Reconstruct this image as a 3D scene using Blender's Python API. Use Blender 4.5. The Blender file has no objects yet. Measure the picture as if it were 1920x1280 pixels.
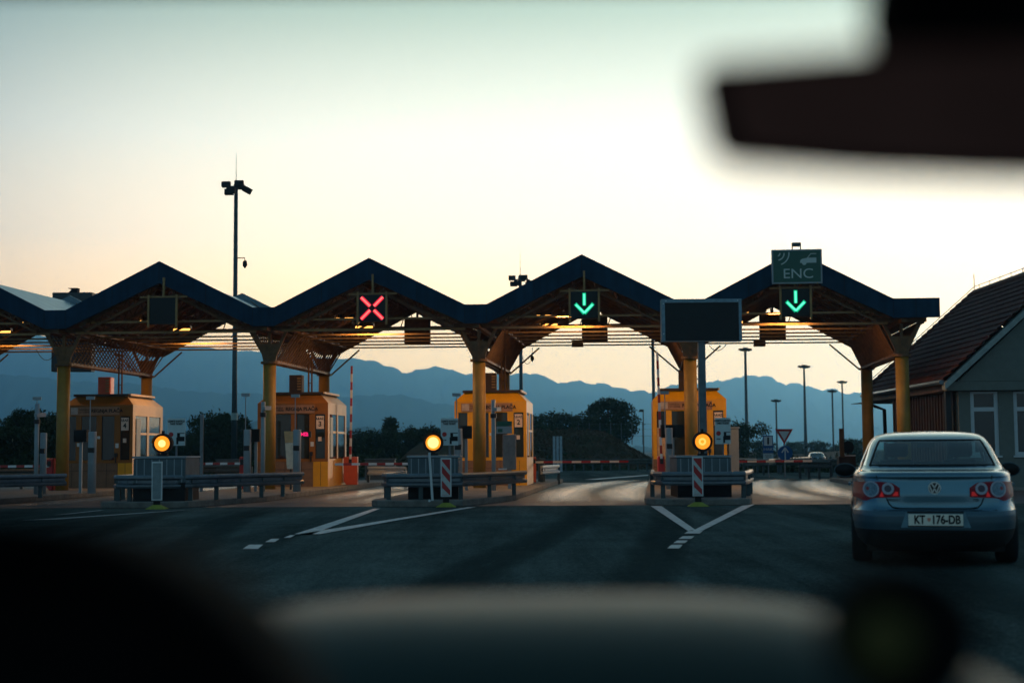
import bpy, math, random
from mathutils import Vector, Matrix
R = math.radians
random.seed(7)
scene = bpy.context.scene
C = scene.collection

# ------------------------------------------------------------ camera
H = 1.29
F = 50.0 / 36.0                      # focal length in picture widths
PITCH, ROLL = math.atan((843 - 640) / (1920 * F)), R(0.43)
cp, sp = math.cos(PITCH), math.sin(PITCH)
fwd = Vector((0, cp, sp)); r0 = Vector((1, 0, 0)); u0 = Vector((0, -sp, cp))
rt = r0 * math.cos(ROLL) - u0 * math.sin(ROLL)
up = u0 * math.cos(ROLL) + r0 * math.sin(ROLL)
cd = bpy.data.cameras.new('camera'); cam = bpy.data.objects.new('camera', cd); C.objects.link(cam)
cam.matrix_world = Matrix(((rt.x, up.x, -fwd.x, 0), (rt.y, up.y, -fwd.y, 0), (rt.z, up.z, -fwd.z, H), (0, 0, 0, 1)))
cd.lens = 50; cd.sensor_width = 36; cd.clip_start = 0.05; cd.clip_end = 60000
cd.dof.use_dof = True; cd.dof.focus_distance = 32.0; cd.dof.aperture_fstop = 1.8
scene.camera = cam
def ray(px, py):
    x = (px - 960) / 1920.0; y = (640 - py) / 1920.0
    return rt * x + up * y + fwd * F
def P(px, py, Y):                     # photo pixel -> world point at depth Y
    d = ray(px, py); k = Y / d.y
    return Vector((d.x * k, Y, H + d.z * k))
def G(px, py, z=0.0):                 # photo pixel -> point on the ground
    d = ray(px, py); k = (z - H) / d.z
    return Vector((d.x * k, d.y * k, z))
def gx(px, Y): return P(px, 843, Y).x

# ------------------------------------------------------------ light
scene.view_settings.view_transform = 'Standard'; scene.view_settings.look = 'None'
scene.view_settings.exposure = 0.0; scene.view_settings.gamma = 1.0
SUN_AZ, SUN_EL = R(25), R(4.0)        # just outside the right edge of the picture
scene.cycles.volume_bounces = 3
world = bpy.data.worlds.new('World'); scene.world = world; world.use_nodes = True
nt = world.node_tree; nt.nodes.clear()
def N(t, **k):
    n = nt.nodes.new(t)
    for a, b in k.items(): setattr(n, a, b)
    return n
wo = N('ShaderNodeOutputWorld'); bg = N('ShaderNodeBackground'); nt.links.new(bg.outputs[0], wo.inputs[0])
tc = N('ShaderNodeTexCoord'); sep = N('ShaderNodeSeparateXYZ'); nt.links.new(tc.outputs['Generated'], sep.inputs[0])
def ramp(stops):
    r = N('ShaderNodeValToRGB'); nt.links.new(sep.outputs['Z'], r.inputs[0])
    e = r.color_ramp.elements
    while len(e) > 1: e.remove(e[-1])
    for i, (p, c) in enumerate(stops):
        q = e[0] if i == 0 else e.new(p)
        q.position = p; q.color = (*c, 1)
    return r
# dusk sky: warm band over the ridge, pale green higher, dim blue overhead; far side dim blue
SUNSIDE = ramp([(0.0, (.86, .50, .18)), (.075, (.86, .50, .18)), (.146, (.445, .335, .22)), (.216, (.285, .263, .208)),
                (.30, (.115, .135, .100)), (.45, (.03, .048, .045)), (.7, (.013, .026, .034)), (1, (.0065, .016, .023))])
FARSIDE = ramp([(0.0, (.021, .031, .039)), (.1, (.019, .034, .044)), (.3, (.015, .032, .041)), (.6, (.008, .020, .028)), (1, (.0065, .016, .023))])
dt = N('ShaderNodeVectorMath', operation='DOT_PRODUCT'); nt.links.new(tc.outputs['Generated'], dt.inputs[0])
ga = R(12); dt.inputs[1].default_value = (math.sin(ga), math.cos(ga), 0)
mr = N('ShaderNodeMapRange'); mr.interpolation_type = 'SMOOTHERSTEP'; nt.links.new(dt.outputs['Value'], mr.inputs[0])
mr.inputs[1].default_value = 0.66; mr.inputs[2].default_value = 0.99
mx = N('ShaderNodeMix', data_type='RGBA'); nt.links.new(mr.outputs[0], mx.inputs[0])
nt.links.new(FARSIDE.outputs[0], mx.inputs[6]); nt.links.new(SUNSIDE.outputs[0], mx.inputs[7])
sky = N('ShaderNodeTexSky', sky_type='NISHITA'); sky.sun_disc = False
sky.sun_elevation = SUN_EL; sky.sun_rotation = SUN_AZ
sc_ = N('ShaderNodeVectorMath', operation='SCALE'); nt.links.new(sky.outputs[0], sc_.inputs[0]); sc_.inputs[3].default_value = 0.003
ad = N('ShaderNodeVectorMath', operation='ADD'); nt.links.new(mx.outputs[2], ad.inputs[0]); nt.links.new(sc_.outputs[0], ad.inputs[1])
nt.links.new(ad.outputs[0], bg.inputs[0]); bg.inputs[1].default_value = 6.6

sl = bpy.data.lights.new('sun', 'SUN'); sl.energy = 1.4; sl.angle = R(0.5); sl.color = (1.0, .72, .5)
sun = bpy.data.objects.new('sun', sl); C.objects.link(sun)
sd = Vector((math.sin(SUN_AZ) * math.cos(SUN_EL), math.cos(SUN_AZ) * math.cos(SUN_EL), math.sin(SUN_EL)))
sun.rotation_euler = sd.to_track_quat('Z', 'Y').to_euler(); sun.location = (60, 60, 40)

# ------------------------------------------------------------ materials
MATS = {}
def mat(name, col, rough=.6, metal=0., var=.25, scale=6., bump=0., emit=None, es=0., spec=.5, col2=None, rvar=0., coords='Object', stretch=None):
    if name in MATS: return MATS[name]
    m = bpy.data.materials.new(name); m.use_nodes = True; t = m.node_tree; b = t.nodes['Principled BSDF']
    b.inputs['Roughness'].default_value = rough; b.inputs['Metallic'].default_value = metal
    b.inputs['Specular IOR Level'].default_value = spec
    if emit:
        b.inputs['Emission Color'].default_value = (*emit, 1); b.inputs['Emission Strength'].default_value = es
    tcn = t.nodes.new('ShaderNodeTexCoord'); mp = t.nodes.new('ShaderNodeMapping'); t.links.new(tcn.outputs[coords], mp.inputs[0])
    if stretch: mp.inputs['Scale'].default_value = stretch
    nz = t.nodes.new('ShaderNodeTexNoise'); t.links.new(mp.outputs[0], nz.inputs['Vector'])
    nz.inputs['Scale'].default_value = scale; nz.inputs['Detail'].default_value = 6; nz.inputs['Roughness'].default_value = .65
    rp = t.nodes.new('ShaderNodeValToRGB'); t.links.new(nz.outputs[0], rp.inputs[0])
    rp.color_ramp.elements[0].position = .3; rp.color_ramp.elements[1].position = .7
    a = tuple(max(0, c * (1 - var)) for c in col); bcol = col2 or tuple(min(1, c * (1 + var)) for c in col)
    rp.color_ramp.elements[0].color = (*a, 1); rp.color_ramp.elements[1].color = (*bcol, 1)
    t.links.new(rp.outputs[0], b.inputs['Base Color'])
    if rvar:
        q = t.nodes.new('ShaderNodeMapRange'); t.links.new(nz.outputs[0], q.inputs[0])
        q.inputs[1].default_value = .3; q.inputs[2].default_value = .7
        q.inputs[3].default_value = rough - rvar; q.inputs[4].default_value = rough + rvar
        t.links.new(q.outputs[0], b.inputs['Roughness'])
    if bump:
        bp = t.nodes.new('ShaderNodeBump'); bp.inputs['Strength'].default_value = bump; bp.inputs['Distance'].default_value = .02
        n2 = t.nodes.new('ShaderNodeTexNoise'); t.links.new(mp.outputs[0], n2.inputs['Vector']); n2.inputs['Scale'].default_value = scale * 6
        t.links.new(n2.outputs[0], bp.inputs['Height']); t.links.new(bp.outputs[0], b.inputs['Normal'])
    MATS[name] = m; return m
M_fascia = mat('blue painted fascia', (.005, .033, .072), .6, var=.2, scale=1.5, spec=.2)
M_roof = mat('pale metal roof', (.42, .5, .52), .35, .6, var=.2, scale=2)
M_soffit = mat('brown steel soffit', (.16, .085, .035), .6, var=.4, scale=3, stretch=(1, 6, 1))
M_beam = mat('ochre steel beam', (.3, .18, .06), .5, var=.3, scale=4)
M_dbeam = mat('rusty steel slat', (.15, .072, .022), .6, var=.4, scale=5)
M_yel = mat('ochre painted column', (.33, .18, .024), .55, var=.22, scale=2.5, bump=.2)
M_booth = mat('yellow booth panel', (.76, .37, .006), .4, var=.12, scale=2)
M_boothb = mat('booth panel in painted shade', (.27, .10, .008), .6, var=.15, scale=2)  # brown shell colour carries the shade on the two left booth fronts
M_cream = mat('booth side in painted light', (.75, .55, .33), .5, var=.1, scale=2)  # cream colour carries the light falling on their right sides
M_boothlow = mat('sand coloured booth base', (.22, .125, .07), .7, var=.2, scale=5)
M_dark = mat('black plastic', (.012, .012, .014), .5, var=.3)
M_black = mat('matt black', (.006, .006, .007), .8, var=.2)
M_grey = mat('galvanised steel', (.15, .19, .22), .38, .75, var=.25, scale=5, rvar=.1)
M_gpaint = mat('grey painted metal', (.26, .32, .36), .5, var=.12, scale=4)
M_conc = mat('concrete', (.22, .22, .2), .85, var=.3, scale=3, bump=.4)
M_kerb = mat('kerb stone', (.17, .165, .15), .85, var=.35, scale=4, bump=.4)
M_white = mat('white reflective', (.62, .68, .7), .4, var=.08)
M_red = mat('red reflective', (.45, .02, .02), .4, var=.1)
M_orange = mat('orange red enamel', (.6, .09, .02), .4, var=.1)
M_yfoot = mat('yellow rubber', (.26, .28, .04), .8, var=.2)
M_green = mat('green sign face', (.0, .09, .062), .35, var=.08)
M_bluesign = mat('blue sign face', (.01, .1, .3), .35, var=.1)
M_pole = mat('dark galvanised mast', (.06, .09, .1), .5, .5, var=.2)
M_screen = mat('blank display face', (.006, .008, .01), .6, var=.2)
M_brown = mat('brown cladding', (.055, .032, .02), .7, var=.4, scale=4)
M_tile = mat('red roof tile', (.115, .038, .026), .7, var=.45, scale=2.5, bump=.3)
M_plaster = mat('pale plaster', (.15, .175, .16), .9, var=.1, scale=6, bump=.3)
M_wood = mat('dark timber slat', (.05, .022, .012), .6, var=.4, scale=3)
M_frame = mat('white window frame', (.5, .58, .62), .4, var=.05)
M_foliage = mat('foliage', (.028, .045, .018), .8, var=.5, scale=1.2, spec=.1)
M_bark = mat('bark', (.05, .035, .025), .9)
def flat(name, col, rough=.5, metal=0, emit=None, es=0.): return mat(name, col, rough, metal, var=.03, emit=emit, es=es)
def glass_dark(name, col, rough=.04, var=.3):
    return mat(name, col, rough, 0, var=var, scale=.8, spec=.6)
M_glass = glass_dark('dark booth glass', (.02, .03, .03))
M_glassb = glass_dark('blue house glass', (.015, .04, .045), .1)
def see_through(name, tint, gl=.06):
    m = bpy.data.materials.new(name); m.use_nodes = True; t = m.node_tree; t.nodes.clear()
    o = t.nodes.new('ShaderNodeOutputMaterial'); mi = t.nodes.new('ShaderNodeMixShader')
    tr = t.nodes.new('ShaderNodeBsdfTransparent'); tr.inputs[0].default_value = (*tint, 1)
    g = t.nodes.new('ShaderNodeBsdfGlossy'); g.inputs['Roughness'].default_value = .03
    fr = t.nodes.new('ShaderNodeFresnel'); fr.inputs[0].default_value = 1.5
    ma = t.nodes.new('ShaderNodeMath'); ma.operation = 'ADD'; ma.inputs[1].default_value = gl; t.links.new(fr.outputs[0], ma.inputs[0])
    t.links.new(ma.outputs[0], mi.inputs[0]); t.links.new(tr.outputs[0], mi.inputs[1]); t.links.new(g.outputs[0], mi.inputs[2]); t.links.new(mi.outputs[0], o.inputs[0])
    return m
M_carglass = see_through('tinted car glass', (.62, .8, .78), .08)

# ------------------------------------------------------------ mesh helpers
class MB:
    def __init__(s): s.v = []; s.f = []
    def add(s, vs, fs):
        n = len(s.v); s.v += [tuple(v) for v in vs]; s.f += [tuple(i + n for i in f) for f in fs]; return s
    def box(s, x0, x1, y0, y1, z0, z1):
        return s.add([(x0,y0,z0),(x1,y0,z0),(x1,y1,z0),(x0,y1,z0),(x0,y0,z1),(x1,y0,z1),(x1,y1,z1),(x0,y1,z1)],
                     [(0,3,2,1),(4,5,6,7),(0,1,5,4),(1,2,6,5),(2,3,7,6),(3,0,4,7)])
    def hexa(s, pts):                 # bottom 4 then top 4
        return s.add(pts, [(0,3,2,1),(4,5,6,7),(0,1,5,4),(1,2,6,5),(2,3,7,6),(3,0,4,7)])
    def bar(s, a, b, w, h=None):      # rectangular bar between two points
        h = h or w; a = Vector(a); b = Vector(b); d = (b - a).normalized()
        q = Vector((0, 0, 1)) if abs(d.z) < .9 else Vector((0, 1, 0))
        sx = d.cross(q).normalized() * w / 2; sz = sx.cross(d).normalized() * h / 2
        vs = [a - sx - sz, a + sx - sz, a + sx + sz, a - sx + sz, b - sx - sz, b + sx - sz, b + sx + sz, b - sx + sz]
        return s.add(vs, [(0,1,2,3),(7,6,5,4),(0,4,5,1),(1,5,6,2),(2,6,7,3),(3,7,4,0)])
    def tube(s, pts, r, n=10, cap=True):
        pts = [Vector(p) for p in pts]; rr = r if isinstance(r, (list, tuple)) else [r] * len(pts); rings = []; prev = None
        for i, p in enumerate(pts):
            d = (pts[min(i + 1, len(pts) - 1)] - pts[max(i - 1, 0)])
            d = d.normalized() if d.length > 1e-9 else Vector((0, 0, 1))
            if prev is None:
                q = Vector((0, 1, 0)) if abs(d.y) < .9 else Vector((1, 0, 0)); a = d.cross(q).normalized()
            else: a = (prev - d * prev.dot(d)).normalized()
            prev = a; b = d.cross(a)
            rings.append([p + (a * math.cos(2*math.pi*k/n) + b * math.sin(2*math.pi*k/n)) * rr[i] for k in range(n)])
        vs = [v for r_ in rings for v in r_]; fs = []
        for i in range(len(rings) - 1):
            for k in range(n): fs.append((i*n+k, i*n+(k+1)%n, (i+1)*n+(k+1)%n, (i+1)*n+k))
        if cap: fs += [tuple(range(n))[::-1], tuple((len(rings)-1)*n + k for k in range(n))]
        return s.add(vs, fs)
    def prism(s, poly, y0, y1):       # polygon in x,z extruded along y
        n = len(poly); vs = [(x, y0, z) for x, z in poly] + [(x, y1, z) for x, z in poly]
        return s.add(vs, [tuple(range(n)), tuple(range(n, 2*n))[::-1]] + [(i, n+i, n+(i+1)%n, (i+1)%n) for i in range(n)])
    def slab(s, poly, z0, z1):        # polygon in x,y extruded in z
        n = len(poly); vs = [(x, y, z0) for x, y in poly] + [(x, y, z1) for x, y in poly]
        return s.add(vs, [tuple(range(n))[::-1], tuple(range(n, 2*n))] + [(i, (i+1)%n, n+(i+1)%n, n+i) for i in range(n)])
    def disc(s, x, z, y0, y1, r, n=28, ri=0):
        if ri:
            vs = []; fs = []
            for k in range(n):
                c_, s_ = math.cos(2*math.pi*k/n), math.sin(2*math.pi*k/n)
                vs += [(x+r*c_, y0, z+r*s_), (x+ri*c_, y0, z+ri*s_), (x+r*c_, y1, z+r*s_), (x+ri*c_, y1, z+ri*s_)]
            for k in range(n):
                a = 4*k; b = 4*((k+1)%n); fs += [(a, b, b+1, a+1), (a+2, a+3, b+3, b+2), (a, a+2, b+2, b), (a+1, b+1, b+3, a+3)]
            return s.add(vs, fs)
        return s.prism([(x + r*math.cos(2*math.pi*k/n), z + r*math.sin(2*math.pi*k/n)) for k in range(n)], y0, y1)
    def sweep(s, path, prof, closed=False):   # profile (side, up) along a path in x,y,z
        path = [Vector(p) for p in path]; n = len(prof); vs = []
        for i, p in enumerate(path):
            d = path[min(i+1, len(path)-1)] - path[max(i-1, 0)]; d.z = 0; d.normalize(); q = Vector((d.y, -d.x, 0))
            vs += [p + q * a + Vector((0, 0, b)) for a, b in prof]
        fs = [(i*n+k, i*n+(k+1)%n, (i+1)*n+(k+1)%n, (i+1)*n+k) for i in range(len(path)-1) for k in range(n if closed else n-1)]
        if closed: fs += [tuple(range(n))[::-1], tuple((len(path)-1)*n+k for k in range(n))]
        return s.add(vs, fs)
    def build(s, name, m, parent=None, smooth=False, bevel=0, label=None, kind=None, solid=0, mods=None):
        me = bpy.data.meshes.new(name); me.from_pydata(s.v, [], s.f); me.validate(); me.update()
        o = bpy.data.objects.new(name, me); C.objects.link(o)
        for q in (m if isinstance(m, list) else [m]): me.materials.append(q)
        if smooth:
            for p in me.polygons: p.use_smooth = True
        if solid:
            md = o.modifiers.new('solid', 'SOLIDIFY'); md.thickness = solid; md.offset = 0
        if bevel:
            md = o.modifiers.new('bevel', 'BEVEL'); md.width = bevel; md.segments = 2; md.limit_method = 'ANGLE'
        if parent: o.parent = parent
        if label: o['label'] = label
        if kind: o['kind'] = kind
        return o
def tag(o, label, cat, group=None, kind=None):
    o['label'] = label; o['category'] = cat
    if group: o['group'] = group
    if kind: o['kind'] = kind
    return o
def empty(name, loc=(0, 0, 0), rz=0, label=None, cat=None, group=None):
    o = bpy.data.objects.new(name, None); C.objects.link(o); o.location = loc; o.rotation_euler = (0, 0, rz); o.empty_display_size = .3
    if label: tag(o, label, cat, group)
    return o
def copy_tree(o, loc=None, rz=None, label=None, parent=None, scale=None):
    c = o.copy(); C.objects.link(c)
    if parent: c.parent = parent
    if loc is not None: c.location = loc
    if rz is not None: c.rotation_euler = (0, 0, rz)
    if scale: c.scale = scale
    if label: c['label'] = label
    for ch in list(o.children): copy_tree(ch, parent=c)
    return c
def text(name, s, size, m, parent, loc, rot=(math.pi/2, 0, 0), depth=.002, sx=1.0, align='CENTER', bold=0):
    cu = bpy.data.curves.new(name, 'FONT'); cu.body = s; cu.size = size; cu.align_x = align; cu.align_y = 'CENTER'; cu.extrude = depth; cu.offset = bold
    t = bpy.data.objects.new('tmp', cu); C.objects.link(t)
    dg = bpy.context.evaluated_depsgraph_get(); me = bpy.data.meshes.new_from_object(t.evaluated_get(dg))
    C.objects.unlink(t); bpy.data.objects.remove(t)
    me.name = name; me.materials.clear(); me.materials.append(m)
    o = bpy.data.objects.new(name, me); C.objects.link(o); o.location = loc; o.rotation_euler = rot; o.scale = (sx, 1, 1)
    if parent: o.parent = parent
    return o

# ------------------------------------------------------------ plaza frame: u across the lanes, v along them
TX, TY = R(3.7), R(5.78)
OX, OY = gx(899, 43.3), 43.3
def L(u, v, z=0.0):
    return Vector((OX + u*math.cos(TX) + v*math.sin(TY), OY - u*math.sin(TX) + v*math.cos(TY), z))
COLS = [-12.95, -6.47, 0.0, 6.40, 12.70]
RZ = -(TX + TY) / 2
VR = 7.23

# ------------------------------------------------------------ ground
def gz(y):                            # the land falls away gently beyond the plaza
    t = min(1, max(0, (y - 75) / 150)); return -1.45 * t*t*(3-2*t)
def sheet(name, poly_xy, z, m, label=None):
    mb = MB(); n = len(poly_xy); mb.add([(x, y, z) for x, y in poly_xy], [tuple(range(n))]); return mb.build(name, m, kind='structure')
M_asph = mat('asphalt', (.070, .086, .080), .95, var=.22, scale=.6, bump=.6, spec=.0, rvar=.06)
# fine speckle, dark lane streaks and patched areas in the asphalt
t = M_asph.node_tree; b = t.nodes['Principled BSDF']
src = b.inputs['Base Color'].links[0].from_socket; tcn = t.nodes.new('ShaderNodeTexCoord')
def asp(scale, stretch, lo, hi, p0, p1, prev):
    mp_ = t.nodes.new('ShaderNodeMapping'); mp_.inputs['Scale'].default_value = stretch; t.links.new(tcn.outputs['Object'], mp_.inputs[0])
    n_ = t.nodes.new('ShaderNodeTexNoise'); n_.inputs['Scale'].default_value = scale; n_.inputs['Detail'].default_value = 8; n_.inputs['Roughness'].default_value = .7; t.links.new(mp_.outputs[0], n_.inputs['Vector'])
    m_ = t.nodes.new('ShaderNodeMapRange'); t.links.new(n_.outputs[0], m_.inputs[0]); m_.inputs[1].default_value = p0; m_.inputs[2].default_value = p1; m_.inputs[3].default_value = lo; m_.inputs[4].default_value = hi
    v_ = t.nodes.new('ShaderNodeVectorMath'); v_.operation = 'SCALE'; t.links.new(prev, v_.inputs[0]); t.links.new(m_.outputs[0], v_.inputs[3]); return v_.outputs[0]
src = asp(14, (1, 1, 1), .55, 1.6, .3, .7, src)
src = asp(.7, (1, .07, 1), .6, 1.45, .35, .65, src)
src = asp(60, (1, .5, 1), .5, 1.7, .35, .65, src)
t.links.new(src, b.inputs['Base Color'])
M_lane = mat('worn concrete lane', (.046, .060, .068), .62, var=.2, scale=.8, bump=.2, rvar=.1)
M_grass = mat('dry grass', (.05, .06, .028), .95, var=.5, scale=.15, bump=.5, col2=(.075, .07, .035), spec=.1)
g = MB(); xs = [-5500, -600, -150, -60, -30, 0, 30, 60, 150, 600, 5500]; ys = [-60, 0, 40, 75] + [75 + 15*i for i in range(1, 11)] + [400, 900, 2500, 5400]
for y in ys:
    for x in xs: g.v.append((x, y, gz(y) - .03))
for j in range(len(ys)-1):
    for i in range(len(xs)-1):
        a = j*len(xs)+i; g.f.append((a, a+1, a+len(xs)+1, a+len(xs)))
g.build('ground', M_grass, kind='structure')
r = MB(); ysr = [-30, 20, 75] + [75 + 15*i for i in range(1, 11)] + [330]
for y in ysr:
    cx = 0 if y < 60 else (y - 60) * .16
    w = 34 if y < 60 else max(9, 34 - (y - 60) * .5)
    for x in (-w, -w/3, w/3, w): r.v.append((cx + x, y, gz(y)))
for j in range(len(ysr)-1):
    for i in range(3):
        a = j*4+i; r.f.append((a, a+1, a+5, a+4))
r.build('road', M_asph, kind='structure')
# concrete apron under and before the booths, with worn wheel tracks, their pale colour standing for sky reflection
ap = MB(); pts = [L(-40, -10.2), L(16, -10.2), L(16, 12.5), L(-40, 12.5)]
ap.add([(p.x, p.y, .004) for p in pts], [(0, 1, 2, 3)]); ap.build('concrete_apron', M_lane, kind='structure')
M_track = bpy.data.materials.new('polished track with painted sheen'); M_track.use_nodes = True
def soft_track(m):
    t = m.node_tree; b = t.nodes['Principled BSDF']; o = t.nodes['Material Output']
    b.inputs['Base Color'].default_value = (.60, .57, .52, 1); b.inputs['Roughness'].default_value = .26; b.inputs['Specular IOR Level'].default_value = .8
    uv = t.nodes.new('ShaderNodeTexCoord'); sp = t.nodes.new('ShaderNodeSeparateXYZ'); t.links.new(uv.outputs['UV'], sp.inputs[0])
    def mth(op, a, b2=None):
        n = t.nodes.new('ShaderNodeMath'); n.operation = op; n.use_clamp = op == 'MULTIPLY'
        for k, q in enumerate((a, b2)):
            if q is None: continue
            if isinstance(q, (int, float)): n.inputs[k].default_value = q
            else: t.links.new(q, n.inputs[k])
        return n.outputs[0]
    e = mth('SUBTRACT', 1.0, mth('POWER', mth('ABSOLUTE', mth('SUBTRACT', mth('MULTIPLY', sp.outputs[0], 1.0), .5)), 1.6)) 
    a = mth('SUBTRACT', 1.0, mth('MULTIPLY', mth('ABSOLUTE', mth('SUBTRACT', sp.outputs[0], .5)), 2.0))
    b3 = mth('SUBTRACT', 1.0, mth('POWER', mth('MULTIPLY', mth('ABSOLUTE', mth('SUBTRACT', sp.outputs[1], .5)), 2.0), 4.0))
    nz = t.nodes.new('ShaderNodeTexNoise'); nz.inputs['Scale'].default_value = 1.3; nz.inputs['Detail'].default_value = 5; t.links.new(uv.outputs['Object'], nz.inputs[0])
    f = mth('MULTIPLY', mth('MULTIPLY', mth('POWER', a, .7), b3), mth('ADD', mth('MULTIPLY', nz.outputs[0], .7), .45))
    tr = t.nodes.new('ShaderNodeBsdfTransparent'); mi = t.nodes.new('ShaderNodeMixShader'); t.links.new(f, mi.inputs[0]); t.links.new(tr.outputs[0], mi.inputs[1]); t.links.new(b.outputs[0], mi.inputs[2]); t.links.new(mi.outputs[0], o.inputs[0])
soft_track(M_track)
M_paint = mat('worn white road paint', (.5, .55, .55), .6, var=.35, scale=5)
for i, (uc) in enumerate([-9.6, -2.9, 3.5, 9.6]):
    for s_ in (-.85, .85):
        vs = []; n = 24; us = []
        for k in range(n+1):
            v = -8.5 + 25*k/n; cv = .028*max(0, -v)**1.3 + .006*max(0, v)**2
            for e in (-.75, 0, .75):
                p = L(uc + s_ + cv + e, v); vs.append((p.x, p.y, .008)); us.append((.5 + e/1.5, k/n))
        fs = [(3*k+e, 3*k+e+1, 3*k+e+4, 3*k+e+3) for k in range(n) for e in (0, 1)]
        o = MB().add(vs, fs).build('wheel_track', M_track, kind='structure')
        ul = o.data.uv_layers.new(name='UVMap')
        for lp in o.data.loops: ul.data[lp.index].uv = us[lp.vertex_index]
M_tar = mat('tar seam', (.03, .04, .038), 1, var=.2, spec=0)
rt_ = random.Random(21)
for x0, y0, dx, dy in ((-9, 25, 7, .5),):
    pts_ = [(x0 + dx*k/24 + rt_.gauss(0, .05), y0 + dy*k/24 + rt_.gauss(0, .07)) for k in range(25)]; tm = MB()
    for k, (x, y) in enumerate(pts_):
        ax_, ay_ = (0, .035) if abs(dx) > abs(dy) else (.03, 0); tm.v += [(x-ax_, y-ay_, .005), (x+ax_, y+ay_, .005)]
    tm.f = [(2*k, 2*k+1, 2*k+3, 2*k+2) for k in range(24)]; tm.build('tar_seam', M_tar, kind='structure')
M_oil = bpy.data.materials.new('dark tyre track'); M_oil.use_nodes = True; soft_track(M_oil)
bo = M_oil.node_tree.nodes['Principled BSDF']; bo.inputs['Base Color'].default_value = (.058, .072, .067, 1); bo.inputs['Roughness'].default_value = 1; bo.inputs['Specular IOR Level'].default_value = 0
for xa, ya, xb, yb in ((-1.2, 6, 1.6, 33), (.7, 6, 3.3, 33), (-3.5, 8, -5.6, 33), (-5.2, 8, -7.5, 33), (3.9, 8, 7.6, 33), (5.6, 8, 9.4, 33)):
    vs = []; us = []
    for k in range(21):
        t = k/20; x = xa + (xb-xa)*t*t*(3-2*t); y = ya + (yb-ya)*t
        for e in (-.42, 0, .42): vs.append((x+e, y, .006)); us.append((.5 + e/.84, t))
    o = MB().add(vs, [(3*k+e, 3*k+e+1, 3*k+e+4, 3*k+e+3) for k in range(20) for e in (0, 1)]).build('tyre_track', M_oil, kind='structure')
    ul = o.data.uv_layers.new(name='UVMap')
    for lp in o.data.loops: ul.data[lp.index].uv = us[lp.vertex_index]
def paint(pp):
    mb = MB(); ps = [G(x, y) for x, y in pp]; mb.add([(p.x, p.y, .012) for p in ps], [tuple(range(len(ps)))])
    return mb.build('road_marking', M_paint, kind='structure')
paint([(552, 1002), (700, 954), (713, 954), (585, 1002)])
paint([(560, 1002), (877, 951), (893, 951), (745, 976), (600, 1002)])
for q in [(532, 553, 1004, 1009), (497, 524, 1011, 1017), (455, 493, 1022, 1030)]:
    paint([(q[0], q[3]), (q[1] - 9, q[3]), (q[1], q[2]), (q[0] + 12, q[2])])
paint([(1220, 949), (1240, 949), (1304, 994), (1290, 996)])
paint([(1296, 997), (1392, 948), (1415, 946), (1318, 995)])
for q in [(1283, 1318, 996, 1001), (1272, 1302, 1006, 1011), (1262, 1290, 1014, 1019), (1251, 1280, 1022, 1029)]:
    paint([(q[0], q[3]), (q[1] - 6, q[3]), (q[1], q[2]), (q[0] + 8, q[2])])
paint([(40, 976), (355, 956), (370, 955), (110, 974)])
paint([(100, 966), (185, 957), (196, 957), (130, 964)])
paint([(1096, 899), (1215, 890), (1215, 891.5), (1120, 899)])
# embankment with bare earth
def terrain(name, x0, x1, y0, y1, hfun, m, nx=40, ny=12):
    mb = MB()
    for j in range(ny+1):
        for i in range(nx+1):
            x = x0 + (x1-x0)*i/nx; y = y0 + (y1-y0)*j/ny; mb.v.append((x, y, hfun(x, y, i/nx, j/ny)))
    for j in range(ny):
        for i in range(nx):
            a = j*(nx+1)+i; mb.f.append((a, a+1, a+nx+2, a+nx+1))
    return mb.build(name, m, smooth=True, kind='structure')
random.seed(3)
ph = [random.random()*6 for _ in range(8)]
def nse(x, y): return (math.sin(x*.37+ph[0]) + math.sin(x*.91+y*.3+ph[1])*.5 + math.sin(y*.6+x*.17+ph[2])*.6)/2.1
M_bank = mat('grassy bank', (.07, .08, .04), .95, var=.55, scale=.35, bump=.6, col2=(.13, .075, .05), spec=.05)
def bank(x, y, a, b):
    e = min(1, a*4, (1-a)*3.2) ; e = e*e*(3-2*e); s_ = min(1, b*2.4); s_ = s_*s_*(3-2*s_)
    return -1.6 + e*s_*(3.9 + .35*nse(x, y)) + .12*nse(x*3, y*3)
terrain('embankment', -12, 14.5, 88, 125, bank, M_bank)
def bank2(x, y, a, b):
    e = min(1, a*3, (1-a)*3); e = e*e*(3-2*e); s_ = min(1, b*2)
    return -1.8 + e*s_*(2.2 + .4*nse(x*.3, y*.3))
terrain('low_rise', -75, -15, 100, 150, bank2, M_bank)
terrain('meadow_rise', 18, 95, 170, 260, bank2, M_bank)

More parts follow.
